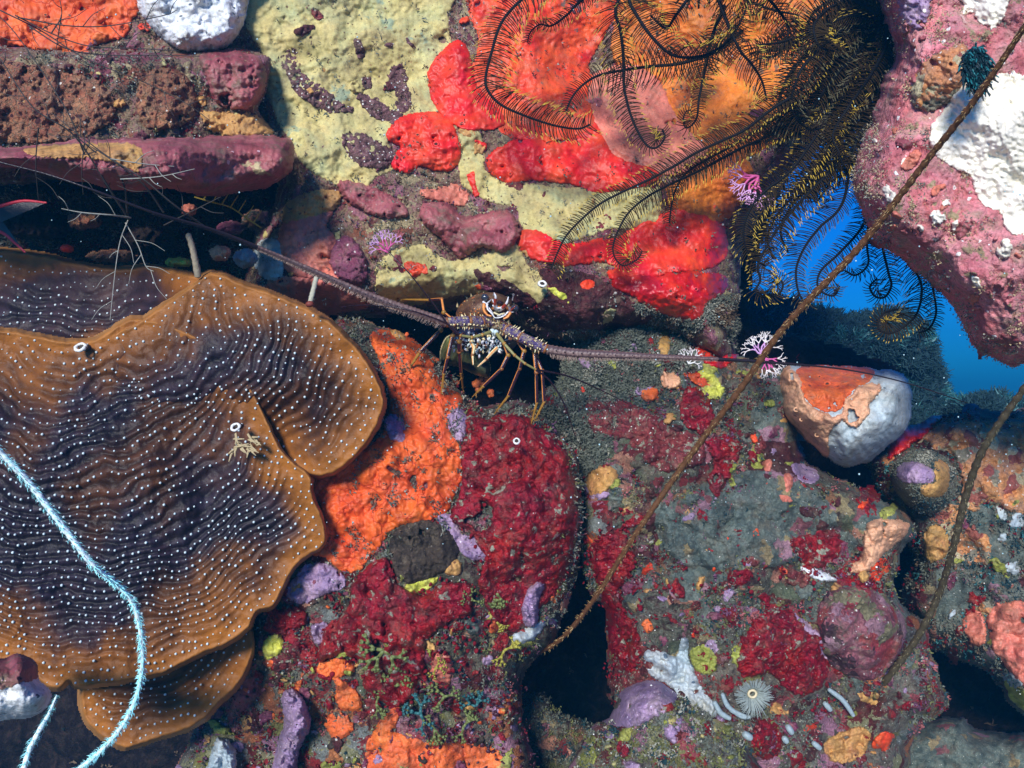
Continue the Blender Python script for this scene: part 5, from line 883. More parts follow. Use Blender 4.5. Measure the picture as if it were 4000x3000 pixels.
# legs
def leg(pts, d, tip=None):
    """pts in crop pixels; last point rests on the rock"""
    n = len(pts); ds = np.interp(np.arange(n), [0, n - 1], [d, d]); px = [1400 + .4069 * p_[0] for p_ in pts]; py = [1050 + .4069 * p_[1] for p_ in pts]
    dt = float(surf(np.array([px[-1]]), np.array([py[-1]]), ['lower_boulder', 'right_slope', 'upper_wall'])[0]); dt = dt - .003 if dt < 1.2 else d + .02
    ds = [d + (dt - d) * (k / (n - 1)) ** 2 - .012 * math.sin(k / (n - 1) * math.pi) for k in range(n)]
    q = [P(px[k], py[k], ds[k]) for k in range(n)]; mb = MB()
    rs = [19, 20, 17, 13, 10]; rs = rs[:n - 1] if n < 6 else rs
    for k in range(n - 1):
        r = cu(rs[k]); a, b = q[k], q[k + 1]; last = k == n - 2
        if last: mb.tube([a, a + (b - a) * .5, b], [r, r * .8, r * .22], 10, 0, up=(0, -1, .1), sidemat=[2] * 10)
        else: mb.tube([a, a + (b - a) * .15, a + (b - a) * .85, b], [r * .8, r * 1.05, r * .95, r * .85], 12, 0, up=(-.5, -1, .5), sidemat=[1, 1, 0, 0, 0, 0, 0, 0, 0, 0, 0, 0], squash=.85)
        if k > 0: mb.ball(a, (r * 1.25, r * 1.25, r * 1.15), 2 if k % 2 else 3, 10, 7)
        if last:
            for j in range(10):
                w = RNG.uniform(.1, .8); c = a + (b - a) * w; mb.tube([c, c + np.array([RNG.normal(0, .003), -.002, RNG.normal(0, .003)])], [.0006, .0003], 3, 2, cap=False)
    part(mb, 'leg', [l_leg, l_org, l_gold, l_brn])
leg([(890, 480), (820, 420), (800, 292), (680, 300), (350, 292)], .965)
leg([(830, 520), (790, 590), (590, 800), (468, 992)], .965)
leg([(960, 560), (905, 640), (858, 850), (820, 1010), (792, 1212)], .955)
leg([(1010, 620), (972, 700), (970, 800), (985, 1000), (1012, 1212)], .945)
leg([(1400, 720), (1440, 830), (1375, 960), (1200, 1130), (1092, 1232)], .945)
leg([(1530, 700), (1592, 790), (1548, 960), (1440, 1220), (1300, 1400)], .955)
leg([(1640, 730), (1690, 800), (1708, 1000), (1712, 1290), (1652, 1515)], .955)
leg([(1690, 760), (1712, 850), (1765, 975), (1782, 1280), (1662, 1512)], .965)
# underside, mouthparts and tail fan
mb = MB(); mb.ball(c5(1200, 690, 1.03), (cu(350), .07, cu(165)), 0, 30, 16, jit=.02)
for k in range(70):
    x = RNG.uniform(900, 1500); y = RNG.uniform(600, 820); e = ((x - 1200) / 330) ** 2 + ((y - 690) / 150) ** 2
    if e < .9: mb.ball(c5(x, y, 1.03 - .07 * math.sqrt(1 - e) - .001), (cu(RNG.uniform(6, 16)), .003, cu(RNG.uniform(5, 9))), 1, 7, 5)
part(mb, 'underside', [l_nav, l_pale])
mb = MB()
for k in range(120):
    x = RNG.uniform(910, 1380); y = 600 + RNG.random() * 190; a = c5(x, y, .955 + .01 * RNG.random()); L_ = cu(RNG.uniform(14, 40)); th = RNG.uniform(-1.4, 1.4)
    mb.tube([a, a + np.array([math.sin(th) * L_ * .5, -.004, -math.cos(th) * L_ * .4]), a + np.array([math.sin(th) * L_, -.001, -math.cos(th) * L_])], [cu(9), cu(12), cu(4)], 6, [0, 0, 1, 2, 3, 1][k % 6])
for x, y in ((1150, 690), (1190, 710), (1230, 712), (1290, 705), (1160, 840), (1110, 650), (1060, 610)): mb.ball(c5(x, y, .945), (cu(13), .005, cu(22)), 1, 8, 6)
part(mb, 'mouthparts', [l_pale, l_wht, l_brn, l_crm, l_nav])
for pts in ([(1080, 700), (1110, 760), (1095, 830), (1102, 922)], [(1330, 760), (1278, 810), (1225, 870), (1145, 940)]):
    mb = MB(); q = [c5(x, y, .935 - .005 * k) for k, (x, y) in enumerate(pts)]; mb.tube(q, [cu(19), cu(17), cu(12), cu(6)], 9, 0, sidemat=[0, 1, 0, 0, 0, 0, 0, 1, 0]); [mb.ball(c, cu(17), 2, 8, 6) for c in q[1:3]]
    part(mb, 'feeding_leg', [l_crm, l_org, l_brn])
fan = smoothpoly([(1400 + .4069 * x, 1050 + .4069 * y) for x, y in ((860, 640), (795, 740), (778, 860), (800, 912), (960, 942), (1060, 990), (1160, 1030), (1250, 1042), (1272, 960), (1255, 880), (1230, 800), (1150, 700), (1000, 640))], 5)
lo = fan.min(0) - 6; hi = fan.max(0) + 6; X, Yg = grid_mesh(lo[0], hi[0], lo[1], hi[1], 2.5); s = sdf(fan, X, Yg); th = np.arctan2(Yg - 1290, X - 1830)
D = 1.0 + .045 * (1 - np.sqrt(np.clip(1 - (1 - np.clip(s / 60, 0, 1)) ** 2, 0, 1))) + .0016 * np.cos(th * 26)
mb = MB(); relief(mb, X, Yg, D, s > -1, np.where(s < 3, 1, 0)); part(mb, 'tail_fan', [l_fan, l_crm])
# ------------------------------------------------------------ turf, weeds and small life
def in_clean(x, y, pad=6):
    bad = np.zeros(x.shape, bool)
    for pl in CLEAN:
        lo = pl.min(0) - pad; hi = pl.max(0) + pad; k = (x > lo[0]) & (x < hi[0]) & (y > lo[1]) & (y < hi[1]) & ~bad
        if k.any(): b = sdf(pl, x[k], y[k]) > pad; w = np.where(k)[0]; bad[w[b]] = True
    return bad
def frame(mass, x, y):
    m = MASS[mass]; d = m.depth(x, y); p = P(x, y, d); a = P(x + 5, y, m.depth(x + 5, y)) - p; b = P(x, y + 5, m.depth(x, y + 5)) - p
    n = nrm(np.cross(a, b)); n = n * np.sign(-(n * nrm(p)).sum(1))[:, None]; return p, n, d
def blades(mb, base, nor, L, w, mi, curl=.9):
    n = len(base); r = RNG.normal(size=(n, 3)); L = L * .55; w = w * 1.25; d = nrm(nor + r * .75); d2 = nrm(d + RNG.normal(size=(n, 3)) * curl); side = nrm(np.cross(d, RNG.normal(size=(n, 3)))) * w[:, None]
    mid = base + d * (L * .55)[:, None]; tip = mid + d2 * (L * .5)[:, None]
    v = np.stack([base - side, base + side, mid + side * .9, mid - side * .9, tip + side * .35, tip - side * .35], 1); k = np.arange(n)[:, None] * 6
    mb.add(v.reshape(-1, 3), np.vstack([k + [0, 1, 2, 3], k + [3, 2, 4, 5]]), np.concatenate([mi, mi]))
def turf(name, mass, n, mats, wts, Lr, w, per=4, avoid=True, thr=-.15, wl=150, seed=5, region=None, label=None, sdmin=6, lift=0):
    m = MASS[mass]; lo = np.maximum(m.poly.min(0), [-120, -120]); hi = np.minimum(m.poly.max(0), [4120, 3120])
    if region is not None: region = np.asarray(region, float); lo = np.maximum(lo, region.min(0)); hi = np.minimum(hi, region.max(0))
    x = RNG.uniform(lo[0], hi[0], n); y = RNG.uniform(lo[1], hi[1], n); sd = m.sd(x, y); ok = (sd > sdmin) & (fbm(x, y, wl, 4, seed) + RNG.uniform(-.12, .12, n) > thr)
    if region is not None: ok &= sdf(region, x, y) > 0
    x, y = x[ok], y[ok]
    if avoid: k = ~in_clean(x, y); x, y = x[k], y[k]
    p, nor, d = frame(mass, x, y); p = p + nor * lift; T = len(p)
    col = .5 + fbm(x, y, 85, 3, seed + 3) * 1.25 + RNG.normal(0, .10, T); col = np.clip(col, 0, .999); cum = np.cumsum(wts) / np.sum(wts); ci = np.searchsorted(cum, col)
    i = np.repeat(np.arange(T), per); base = p[i] + RNG.normal(size=(len(i), 3)) * .0016 + nor[i] * .001
    L = RNG.uniform(Lr[0], Lr[1], len(i)) * (.7 + .8 * np.clip(fbm(x, y, 60, 2, seed + 8) + .5, 0, 1))[i]; mb = MB(); blades(mb, base, nor[i], L, np.full(len(i), w) * RNG.uniform(.6, 1.3, len(i)), np.clip(ci[i], 0, len(mats) - 1))
    o = mb.build(name, mats); o['kind'] = 'stuff'
    return o
TM = [b_grey, b_olive, b_pale, b_brown, b_crim]
turf('turf_algae', 'upper_wall', 16000, [b_brown, b_grey, b_plum, b_pale, b_crim], [4, 3, 2, .7, 1.5], (.003, .008), .0007, thr=-.25, wl=120, seed=5, sdmin=14)
turf('turf_algae', 'upper_wall', 9000, [b_grey, b_pale, b_brown], [3, 1, 2], (.004, .009), .0007, thr=-.5, seed=15, region=[(2200, 1250), (2500, 1180), (2900, 1150), (2900, 1450), (2200, 1400)])
turf('turf_algae', 'lower_boulder', 15000, [b_plum, b_grey, b_crim, b_olive, b_pale, b_teal, b_rose], [1, 2.6, 2, 1.8, .7, 1.2, .8], (.003, .009), .0008, thr=-.02, wl=110, seed=25)
turf('turf_algae', 'lower_boulder', 9000, [b_grey, b_pale, b_brown], [4, 1.4, 1], (.003, .008), .0008, avoid=False, thr=-.10, wl=90, seed=29, region=[(1280, 1250), (1500, 1250), (1900, 1550), (2280, 1650), (2290, 2450), (1950, 2450), (1750, 1700), (1400, 1500)])
turf('turf_algae', 'right_slope', 22000, [b_plum, b_crim, b_grey, b_olive, b_pale, b_teal, b_rose], [1.4, 2, 3.2, 1.2, .4, 2, .5], (.003, .008), .0008, thr=.04, wl=210, seed=35)
turf('turf_algae', 'right_slope', 16000, [b_grey, b_grey, b_pale], [4, 3, 1.5], (.004, .009), .0007, thr=-.5, seed=36, region=[(2100, 1450), (2300, 1230), (2620, 1240), (2720, 1420), (2450, 1560), (2330, 1900), (2240, 1900), (2100, 1640)])
turf('turf_algae', 'far_slope', 9000, [b_teal, b_grey, b_brown, b_crim, b_blue], [2, 3, 1, 1, 1.5], (.003, .008), .0009, thr=-.1, seed=45)
turf('turf_algae', 'bottom_boulder', 5000, [b_grey, b_olive, b_pale, b_teal], [3, 2, 1, 1], (.003, .008), .0008, thr=-.1, seed=55)
turf('turf_algae', 'left_ledge_rock', 5500, [b_brown, b_grey, b_pale, b_crim], [3, 3, 1.3, 2], (.002, .006), .0006, thr=-.1, seed=65)
turf('turf_algae', 'pink_boulder', 7000, [flat('tan_turf', (.46, .36, .20), .8), b_pale, b_grey], [4, 1.5, 1], (.002, .0055), .0005, thr=.12, wl=120, seed=75)
turf('turf_algae', 'pink_boulder', 5000, [flat('tan_turf2', (.40, .33, .20), .8), b_pale, b_grey], [4, 1.5, 1.6], (.002, .005), .0005, thr=-.4, wl=120, seed=76, sdmin=0, region=[(3300, 300), (3430, 250), (3450, 800), (3560, 1000), (3760, 1150), (3850, 1300), (4000, 1380), (4000, 1460), (3700, 1400), (3300, 800)])
turf('turf_algae', 'cleft_floor', 2200, [b_olive, b_grey, b_teal], [2, 2, 2], (.003, .008), .0008, thr=-.3, seed=88)
turf('turf_algae', 'round_knob', 1600, [b_grey, b_teal, b_pale], [3, 1, 1], (.002, .005), .0006, thr=-.2, seed=85)
# crevice growth behind and beneath the mauve shelf
turf('turf_algae', 'reef_backing', 1500, [b_brown, b_teal, b_crim], [3, 2, .8], (.006, .018), .0014, avoid=False, thr=-.1, seed=95)

turf('turf_algae', 'upper_wall', 5200, [b_brown, b_grey, b_pale], [3, 3, 1.5], (.003, .009), .0007, avoid=False, thr=.12, wl=80, seed=6, sdmin=14, lift=.007)
turf('turf_algae', 'lower_boulder', 2600, [b_brown, b_grey, b_pale], [2, 3, 1.5], (.003, .009), .0007, avoid=False, thr=.10, wl=80, seed=8, lift=.007, region=[(1400, 1250), (1850, 1500), (1850, 2100), (1300, 2250), (1200, 2100), (1450, 1700)])
# crimson flaky lobes
def lobes(mass, n, region, mt, r=(4, 11), seed=3, avoid=False, thr=-.1):
    region = np.asarray(region, float); x = RNG.uniform(region[:, 0].min(), region[:, 0].max(), n); y = RNG.uniform(region[:, 1].min(), region[:, 1].max(), n)
    ok = (sdf(region, x, y) > 0) & (MASS[mass].sd(x, y) > 8) & (fbm(x, y, 90, 3, seed) > thr); x, y = x[ok], y[ok]
    if avoid: k = ~in_clean(x, y); x, y = x[k], y[k]
    p, nor, d = frame(mass, x, y); mb = MB()
    for i in range(len(p)):
        q = RNG.uniform(*r) * U(.95); a = nrm(np.cross(nor[i], RNG.normal(size=3))); b = np.cross(nor[i], a); tl = nrm(nor[i] + .5 * RNG.normal(size=3)); a = nrm(a - np.dot(a, tl) * tl); b = np.cross(tl, a)
        mb.ball(p[i] + nor[i] * .009, (q, q * RNG.uniform(.6, 1), q * .35), 0, 8, 5, np.stack([a, b, tl], 1), jit=.25)
    o = mb.build('lobed_algae', [mt]); o['kind'] = 'stuff'; return o
lobes('lower_boulder', 900, [(1360, 2300), (1560, 2140), (1560, 2290), (1800, 2250), (1980, 2450), (1850, 2560), (1700, 2720), (1500, 2800), (1380, 2680), (1240, 2600), (1240, 2450)], b_crim, seed=3)
lobes('lower_boulder', 700, [(1830, 1600), (2150, 1640), (2250, 1800), (2260, 2100), (2180, 2300), (2050, 2450), (1900, 2400), (1790, 1900)], b_crim, seed=4, thr=.12)
lobes('right_slope', 900, [(2600, 2200), (3300, 2200), (3300, 2700), (3050, 2800), (2800, 2720), (2700, 2600), (2550, 2400)], b_crim, seed=5, thr=.16)
lobes('right_slope', 350, [(2280, 2000), (2450, 2000), (2520, 2300), (2520, 2650), (2350, 2650), (2300, 2300)], b_crim, seed=6)
lobes('lower_boulder', 350, [(1620, 2680), (2100, 2600), (2100, 3050), (1600, 2900)], flat('dark_maroon_lobe', (.05, .008, .02), .5), seed=7, r=(5, 12))
# shell grit and tiny worm tubes
def grit(mass, n, seed, r=(1.6, 4.2), avoid=False):
    m = MASS[mass]; lo = np.maximum(m.poly.min(0), [-50, -50]); hi = np.minimum(m.poly.max(0), [4050, 3050]); x = RNG.uniform(lo[0], hi[0], n); y = RNG.uniform(lo[1], hi[1], n); ok = (m.sd(x, y) > 10) & (fbm(x, y, 170, 3, seed + 70) > -.02); x, y = x[ok], y[ok]
    if avoid: k = ~in_clean(x, y); x, y = x[k], y[k]
    p, nor, d = frame(mass, x, y); mb = MB()
    for i in range(len(p)):
        q = RNG.uniform(*r) * U(d[i]) * (1.8 if RNG.random() < .06 else 1); mb.ball(p[i] + nor[i] * .003, (q, q * .8, q * RNG.uniform(.6, 1)), int(RNG.random() < .3), 6, 4, jit=.3)
    o = mb.build('shell_grit', [b_white, b_pale]); o['kind'] = 'stuff'
for ms, n in (('upper_wall', 450), ('lower_boulder', 260), ('right_slope', 240), ('far_slope', 90), ('bottom_boulder', 70), ('left_ledge_rock', 160), ('pink_boulder', 120)): grit(ms, n, 1, avoid=(ms == 'upper_wall'))

# forked weeds
def weed(px, py, mass, size, mt, label, seed, lift=.010):
    rg = np.random.default_rng(seed); d = float(MASS[mass].depth(np.array([float(px)]), np.array([float(py)]))[0]) - .008; u = U(d); mb = MB()
    def rib(p, a, L, w, g):
        n = 5; pts = [np.array(p, float)[:2]]; an = a
        for k in range(n): an += rg.normal(0, .10); pts.append(pts[-1] + np.array([math.cos(an), math.sin(an)]) * L / n)
        pts = np.array(pts); z = np.array([d - (lift if g < 3 else lift * 1.2) * (.4 + .3 * g) - .002 * math.sin(k) for k in range(len(pts))]); t = np.gradient(pts[:, :2], axis=0); t /= np.linalg.norm(t, axis=1)[:, None]; nn = np.stack([-t[:, 1], t[:, 0]], 1)
        ww = np.linspace(w, w * .8, len(pts)); 
        A = P(pts[:, 0] + nn[:, 0] * ww, pts[:, 1] + nn[:, 1] * ww, z + .0015); B = P(pts[:, 0], pts[:, 1], z - .0008); C = P(pts[:, 0] - nn[:, 0] * ww, pts[:, 1] - nn[:, 1] * ww, z + .0015)
        v = np.stack([A, B, C], 1).reshape(-1, 3); F = [[i * 3 + j, i * 3 + j + 1, i * 3 + j + 4, i * 3 + j + 3] for i in range(len(pts) - 1) for j in (0, 1)]; mb.add(v, F, 0)
        if g < 4:
            sp = rg.uniform(.35, .6); rib(pts[-1], an - sp, L * rg.uniform(.62, .85), w * .9, g + 1); rib(pts[-1], an + sp, L * rg.uniform(.62, .85), w * .9, g + 1)
    for k in range(3): rib((px, py), rg.uniform(0, 6.28), size * .42, size * .085, 1)
    tag(mb.build('forked_weed', [mt]), label, 'seaweed', 'forked green weeds among the crimson algae')
for i, (x, y, s_, mt, lb) in enumerate(((1500, 2540, 90, b_weed, 'largest pale green forked weed on the crimson algae under the black sponge'), (1942, 2315, 60, b_weed, 'green forked weed at the lower right of the black sponge near the lilac finger'), (1848, 2345, 46, b_weed, 'small green weed directly below right of the black sponge'),
        (1545, 2680, 60, b_weed, 'green forked weed just under the largest one'), (1470, 2750, 56, b_weed, 'green weed between the hooked orange sponge and bottom orange sheet'), (1643, 2790, 74, b_blue, 'bluish forked weed above the bottom orange sponge sheet'),
        (1735, 2720, 64, b_weed, 'olive weed beside the bluish forked one'), (1700, 2850, 60, b_weed, 'olive weed nearest the top of the bottom orange sheet'), (1810, 2840, 62, b_weed, 'dark green weed at the bottom left of the dark hole'),
        (1970, 2540, 60, b_weed2, 'yellow green weed at the upper left lip of the dark hole'), (1940, 2430, 44, b_weed2, 'yellow weed left of the bluish white sponge'), (1700, 2610, 46, b_weed2, 'yellow green weed over the pink sponge spot'), (1860, 2760, 60, b_blue, 'bluish weed left of the dark hole'))):
    weed(x, y, 'lower_boulder', s_, mt, lb, i + 1)

# lace corals
def lace(px, py, d, size, a0, mts, label, seed, n0=4, spread=1.3):
    rg = np.random.default_rng(seed); mb = MB(); u = U(d)
    def br(p, a, L, r, g, dz):
        q = p + np.array([math.cos(a) * L * u, dz * L * u, math.sin(a) * L * u]); mid = (p + q) / 2 + rg.normal(0, .06, 3) * L * u
        mb.tube([p, mid, q], [r * u, r * .85 * u, r * .7 * u], 6, 0 if g < 3 else 1)
        if g < 5:
            for sg in (-1, 1):
                if rg.random() < .93: br(q, a + sg * rg.uniform(.25, .7), L * rg.uniform(.66, .85), r * .74, g + 1, rg.uniform(-.5, .3))
    c = P(px, py, d)
    for k in range(n0): br(c, a0 + (k - (n0 - 1) / 2) * spread / max(1, n0 - 1) * 1.3, size * .27, size * .045, 1, rg.uniform(-.6, 0))
    tag(mb.build('lace_coral', mts), label, 'lace coral')
lace(1515, 985, .98, 100, R(108), [m_lace_m, m_lace_p], 'small violet lace coral touching the antennule tip above the lobster', 3)
lace(2960, 690, 1.02, 150, R(222), [m_lace_m, m_lace_p], 'pink and magenta lace coral behind the feather star arms', 4, 5)
lace(2975, 1385, .98, 105, R(95), [m_lace_p, m_lace_w], 'white topped lace coral behind the brown wire coral', 5, 5)
lace(2990, 1400, .99, 100, R(-55), [m_lace_m, m_lace_w], 'pinkish lace coral hanging below the right antenna beside the wire coral', 6, 4)
lace(2690, 1420, 1.02, 75, R(60), [b_white, m_lace_w], 'thin white lace coral under the right antenna', 7, 3)

# feather duster worm
d = float(MASS['right_slope'].depth(np.array([2935.]), np.array([2705.]))[0]) - .03; c = P(2935, 2705, d); u = U(d); root = empty('feather_duster_worm', tuple(c)); tag(root, 'round grey blue feather duster worm on the lower right slope', 'worm')
mb = MB()
for k in range(58):
    a = k / 58 * 6.283 + RNG.normal(0, .03); e = np.array([math.cos(a), 0, math.sin(a) * .9]); L = RNG.uniform(58, 80) * u * (1.35 if -2.2 < ((a + 3.14) % 6.283 - 3.14) < -1.0 else 1)
    mb.tube([c + e * 18 * u, c + e * L * .6 + [0, -.012, 0], c + e * L + [0, -.010, 0]], [.0010, .0009, .0004], 4, 0)
    for j in range(9):
        w = .3 + .65 * j / 9; b_ = c + e * L * w + np.array([0, -.010 * w, 0]); s_ = np.cross(e, [0, 1, 0]) * RNG.choice([-1, 1]); mb.tube([b_, b_ + (s_ * .8 + e * .8) * 9 * u], [.0004, .0002], 3, 0, cap=False)
settle(mb.build('crown', [flat('worm_crown', (.24, .28, .26), .6)]), root)
mb = MB(); a = np.linspace(0, 2 * np.pi, 17); mb.tube(c + np.stack([np.cos(a) * 15 * u, -.004 + 0 * a, np.sin(a) * 14 * u], 1), 5 * u, 7, 0, cap=False); mb.ball(c + [0, .004, 0], (13 * u, .004, 13 * u), 1, 10, 6); settle(mb.build('mouth', [flat('worm_mouth', (.66, .56, .36), .5), m_black]), root)
mb = MB(); mb.tube([c + [0, .004, 0], c + [.004, .03, -.01], c + [.01, .06, -.02]], [.007, .007, .008], 9, 0); settle(mb.build('tube', [b_grey]), root)

# white finger tunicates
def fingers(name, specs, label, mt, cat='tunicate', mass='right_slope'):
    for (pts, r), lb in zip(specs, label):
        p = spline([(x, y, 0) for x, y in pts], 6); d = MASS[mass].depth(p[:, 0], p[:, 1]).min() - .012; mb = MB(); q = P(p[:, 0], p[:, 1], np.full(len(p), d)); s_ = np.linspace(-1, 1, len(p)); mb.tube(q, r * U(d) * (.55 + .45 * np.sqrt(1 - s_ ** 2 * .8)), 9, 0, wob=.12); tag(mb.build(name, [mt]), lb, cat)
wt = flat('tunicate_white', (.30, .38, .40), .5)
fingers('tunicate', [([(2790, 2742), (2815, 2785), (2852, 2808)], 11), ([(2822, 2711), (2838, 2750), (2865, 2778), (2915, 2800)], 10), ([(2865, 2780), (2900, 2800), (2930, 2800)], 9), ([(3237, 2693), (3292, 2736), (3334, 2796)], 10), ([(3220, 2745), (3245, 2775)], 11), ([(2905, 2865), (2935, 2885)], 15), ([(3075, 2835), (3095, 2865)], 13), ([(3060, 2880), (3075, 2900)], 12), ([(3175, 2900), (3205, 2925)], 11)],
        ['white finger tunicate leaning off the foot of the branching sponge', 'white finger tunicate under the feather worm, upper one', 'white finger tunicate under the feather worm, lower one', 'long white finger tunicate right of the feather worm', 'stubby white tunicate left of the long white finger', 'white blob tunicate left of the round crimson lobe', 'white blob tunicate right of the round crimson lobe, upper one', 'white blob tunicate right of the round crimson lobe, lower one', 'white blob tunicate in the turf at the far bottom right of the slope'], wt)

# soldierfish tail reaching in from the left
fish = empty('fish', tuple(P(-180, 860, .92))); tag(fish, 'red edged forked fish tail poking in from the left edge under the mauve shelf', 'fish')
fr = flat('fin_red', (.70, .03, .06), .4); fb = flat('fish_body', (.50, .07, .07), .35); fm = flat('fin_membrane', (.012, .008, .022), .3)
mb = MB(); mb.ball(P(-330, 860, .92), (.055, .014, .026), 0, 24, 14); settle(mb.build('body', [fb]), fish)
mb = MB()
up = spline([(-140, 850), (0, 806), (90, 785), (182, 792)], 8); lowr = spline([(-140, 875), (0, 905), (60, 950), (98, 985)], 8); mid = spline([(-140, 862), (-60, 860), (-20, 862), (10, 866)], 8)
Pm = lambda c, off: P(c[:, 0], c[:, 1], np.full(len(c), .92 + off))
for c in (up, lowr):
    q = np.stack([Pm(c, 0), Pm(c * .5 + mid * .5, -.001), Pm(mid, 0)], 1); n = len(c); v = q.reshape(-1, 3); mb.add(v, [[i * 3 + j, i * 3 + j + 1, i * 3 + j + 4, i * 3 + j + 3] for i in range(n - 1) for j in (0, 1)], 0); mb.tube(Pm(c, -.0), np.linspace(9, 4, n) * U(.92), 7, 1, squash=.6)
settle(mb.build('tail_fin', [fm, fr]), fish)
for x, y, r, lb in ((262, 972, 22, 'small bright red bead in the dark under the mauve shelf'),):
    mb = MB(); mb.ball(P(x, y, .97), (r * U(.97), .01, r * .7 * U(.97)), 0, 12, 8, jit=.1); tag(mb.build('bead_sponge', [m_red]), lb, 'sponge')

# crevice rubble between the shelf and the plate coral
for i, (x, y, dd, rx, ry, mt, lb) in enumerate(((700, 1025, 1.0, 60, 22, m_yelg, 'lemon green lump in the crevice above the plate rim'), (860, 990, 1.0, 45, 34, m_peach, 'dull peach lump in the crevice beside the lemon green one'), (740, 820, 1.02, 34, 26, m_salmon, 'dusky salmon lump right under the mauve shelf'),
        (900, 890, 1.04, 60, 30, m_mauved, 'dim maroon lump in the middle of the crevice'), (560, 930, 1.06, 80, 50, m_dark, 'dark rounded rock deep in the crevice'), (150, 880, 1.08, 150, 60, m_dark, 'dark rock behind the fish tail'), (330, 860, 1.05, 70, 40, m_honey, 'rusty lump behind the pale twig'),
        (1000, 860, 1.05, 60, 44, m_turf, 'small turf rock at the right end of the crevice'), (960, 1010, 1.03, 50, 40, m_bluew, 'bluish lump in the crevice next to the antenna'), (440, 1000, 1.04, 100, 28, m_honey, 'flat brown rock just above the rim of the upper plate'))):
    X, Yg = grid_mesh(x - rx - 8, x + rx + 8, y - ry - 8, y + ry + 8, 4); e = 1 - ((X - x) / rx) ** 2 - ((Yg - y) / ry) ** 2 + .5 * fbm(X, Yg, 30, 3, i + 3); D = dd - .05 * np.sqrt(np.clip(e, 0, 1)) - .004 * fbm(X, Yg, 16, 3, i)
    mb = MB(); relief(mb, X, Yg, D, e > -.02); tag(mb.build('rubble_lump', [mt]), lb, 'rock')
o = turf('turf_algae', 'reef_backing', 7000, [b_grey, b_brown, b_pale, b_crim], [2, 3, .7, 1], (.006, .016), .0011, avoid=False, thr=-.3, seed=96, region=[(0, 760), (1050, 760), (1050, 1100), (0, 1000)])
mb = MB(); p = spline([(760, 770, .95), (830, 790, .94), (900, 810, .95), (960, 850, .95), (1020, 890, .96)], 8); mb.tube(P(p[:, 0], p[:, 1], p[:, 2]), 3 * U(.95), 5, 0)
for i in range(4, len(p) - 2, 4): q = P(*p[i]); mb.tube([q, q + np.array([.01, -.002, .014 * (-1) ** i])], [.0009, .0005], 4, 0)
tag(mb.build('yellow_hydroid', [flat('hydroid_yellow', (.42, .30, .03), .5)]), 'thin yellow hydroid stem in the crevice under the mauve shelf', 'hydroid')
# orange knobs on the floor of the lobster hole
for i, (x, y, r) in enumerate(((1775, 1490, 20), (1860, 1500, 26), (1920, 1540, 18), (1700, 1410, 14), (1590, 1310, 12), (1905, 1480, 12))):
    mb = MB(); d = min(1.06, float(surf(np.array([float(x)]), np.array([float(y)]), ['lower_boulder'])[0])) - .002
    for k in range(5): mb.ball(P(x + RNG.normal(0, r * .5), y + RNG.normal(0, r * .4), d), r * U(1.0) * RNG.uniform(.4, .8), 0, 8, 6, jit=.3)
    tag(mb.build('knob_sponge', [m_orange2]), ('orange knob sponge between the left legs inside the hole', 'largest orange knob sponge cluster below the tail fan', 'orange knob sponge at the right end of the hole floor', 'little orange knob at the left of the tail fan', 'tiny orange knob on the left lip of the hole', 'small orange knob above the largest cluster')[i], 'sponge')
# distant reef seen through the gap and the sea floor
Mass('sheet_far', [(2780, 1080), (2900, 1130), (3050, 1160), (3200, 1200), (3330, 1230), (3450, 1200), (3560, 1230), (3640, 1290), (3670, 1400), (3700, 1520), (3760, 1640), (3780, 1900), (2780, 1900)],
     [(3000, 1300, 2.3), (3400, 1300, 2.4), (3600, 1500, 2.5), (3300, 1700, 2.2)], roll=.3, rw=120, lump=.10, lwl=200, fine=.05, fwl=60, micro=.01, seed=131, edge=26)
struct(build_mass(MASS['sheet_far'], [m_deep], 7, name='far_reef'))
Mass('sheet_far2', [(3680, 1640), (3720, 1580), (3800, 1550), (3880, 1540), (3980, 1575), (4100, 1560), (4900, 1560), (4900, 1900), (3650, 1900)],
     [(3900, 1600, 2.0)], roll=.3, rw=90, lump=.06, lwl=140, fine=.04, fwl=50, micro=.01, seed=137, edge=22)
struct(build_mass(MASS['sheet_far2'], [m_deep], 7, name='far_reef'))
turf('far_weed', 'sheet_far', 22000, [b_teal, b_teal, b_blue], [5, 3, 1], (.02, .05), .0016, avoid=False, thr=-.4, seed=141, sdmin=-4)
turf('far_weed', 'sheet_far2', 8000, [b_teal, b_blue], [5, 1], (.015, .045), .0015, avoid=False, thr=-.4, seed=143, sdmin=-4)
xs = np.linspace(-1, 1, 161); gx = np.sign(xs) * np.abs(xs) ** 3 * 60; X, Yg = np.meshgrid(gx, gx + 1.5); Z = -1.15 + .05 * fbm(X, Yg, 1.2, 4, 3) - .004 * np.hypot(X, Yg) ** 1.2
idx = np.arange(161 * 161).reshape(161, 161); mb = MB(); mb.add(np.stack([X, Yg, Z], -1).reshape(-1, 3), np.stack([idx[:-1, :-1], idx[:-1, 1:], idx[1:, 1:], idx[1:, :-1]], -1).reshape(-1, 4)); struct(mb.build('sea_floor', [m_sand]))
# drifting specks of plankton close to the lens
mb = MB()
for k in range(150):
    x, y = RNG.uniform(0, 4000), RNG.uniform(0, 2200); mb.ball(P(x, y, RNG.uniform(.55, .85)), RNG.uniform(.0003, .0008), 0, 6, 4)
o = mb.build('plankton', [flat('plankton_pale', (.45, .68, .72), .6)]); o['kind'] = 'stuff'

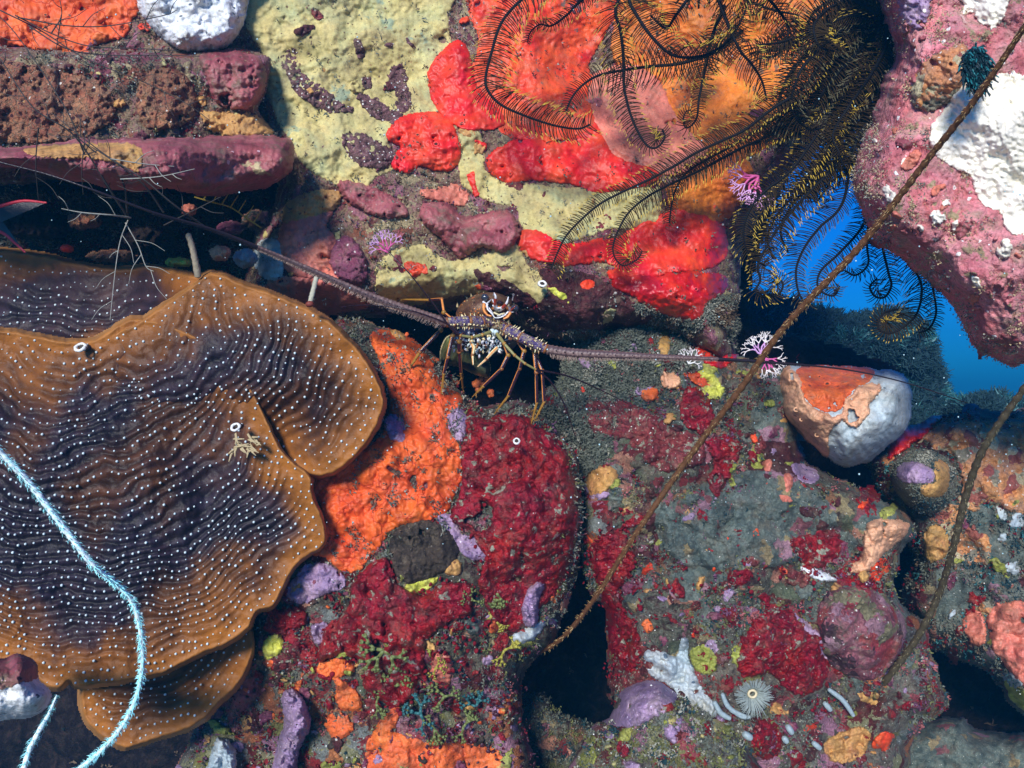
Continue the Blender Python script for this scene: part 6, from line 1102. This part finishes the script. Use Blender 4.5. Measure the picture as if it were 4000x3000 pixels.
# sea water between the lens and the reef
mb = MB(); x0, x1, y0, y1, z0, z1 = -9, 9, -.6, 14, -4.0, .95
v = [(x, y, z) for z in (z0, z1) for y in (y0, y1) for x in (x0, x1)]; mb.add(v, [[0, 2, 3, 1], [4, 5, 7, 6], [0, 1, 5, 4], [2, 6, 7, 3], [0, 4, 6, 2], [1, 3, 7, 5]])
hm = bpy.data.materials.new('water_haze'); hm.use_nodes = True; nt = hm.node_tree; nt.nodes.clear(); vo = nt.nodes.new('ShaderNodeVolumePrincipled'); ou = nt.nodes.new('ShaderNodeOutputMaterial')
vo.inputs['Color'].default_value = (.03, .46, .88, 1); vo.inputs['Density'].default_value = .05; vo.inputs['Anisotropy'].default_value = .2; nt.links.new(vo.outputs[0], ou.inputs['Volume'])
o = mb.build('haze', [hm], smooth=False); o['kind'] = 'stuff'

# ------------------------------------------------------------ openings of the larger sponges
def oscula(key, spots):
    o = next(q for q in COL.objects if q.get('label', '').startswith(key)); n = len(o.data.vertices); co = np.empty(n * 3, np.float32); o.data.vertices.foreach_get('co', co); co = co.reshape(-1, 3)
    px = co[:, 0] / co[:, 1] / W * 4000 + 2000; py = 1500 - co[:, 2] / co[:, 1] / W * 4000; mt = o.data.materials[0]
    for x, y, r in spots:
        i = int(np.argmin((px - x) ** 2 + (py - y) ** 2)); c = co[i] + np.array([0, -.0008, 0]); u = U(c[1]); a = np.linspace(0, 2 * np.pi, 13); mb = MB()
        mb.tube(c + np.stack([np.cos(a) * r * u, 0 * a, np.sin(a) * r * .8 * u], 1), r * .42 * u, 6, 0, cap=False, wob=.2); mb.ball(c, (r * .8 * u, .0006, r * .62 * u), 1, 9, 4)
        s = mb.build('osculum', [mt, m_black]); s.parent = o
oscula('lobed scarlet sponge', [(1630, 528, 7), (1702, 562, 10), (1590, 600, 5)])
oscula('tall scarlet sponge', [(1815, 452, 7), (1860, 300, 5)])
oscula('widest scarlet sponge', [(1992, 678, 6), (2180, 650, 6), (2400, 680, 7)])
oscula('scarlet sponge band', [(2480, 980, 8), (2680, 930, 8), (2350, 985, 6)])
oscula('large bright orange sponge', [(1645, 1790, 6), (1500, 1890, 6), (1585, 2010, 6), (1690, 1700, 5), (1400, 2080, 5)])
oscula('glossy deep red', [(2620, 1140, 8), (2720, 1130, 7)])
oscula('smooth orange sponge in', [(180, 60, 7), (400, 90, 6)])
oscula('peach frilled crust', [(3110, 1600, 9), (3130, 1640, 7), (3190, 1700, 8)])
oscula('orange crust in the middle', [(3230, 1500, 11), (3200, 1470, 6)])
oscula('glowing amber', [(2900, 440, 8), (2800, 120, 8), (2700, 380, 7)])
oscula('oval tan', [(2340, 1870, 5), (2375, 1850, 4)])
oscula('stout pale lilac', [(1160, 2830, 8), (1140, 2760, 5), (1150, 2900, 6)])
oscula('short lilac finger', [(2085, 2340, 4), (2080, 2400, 4)])
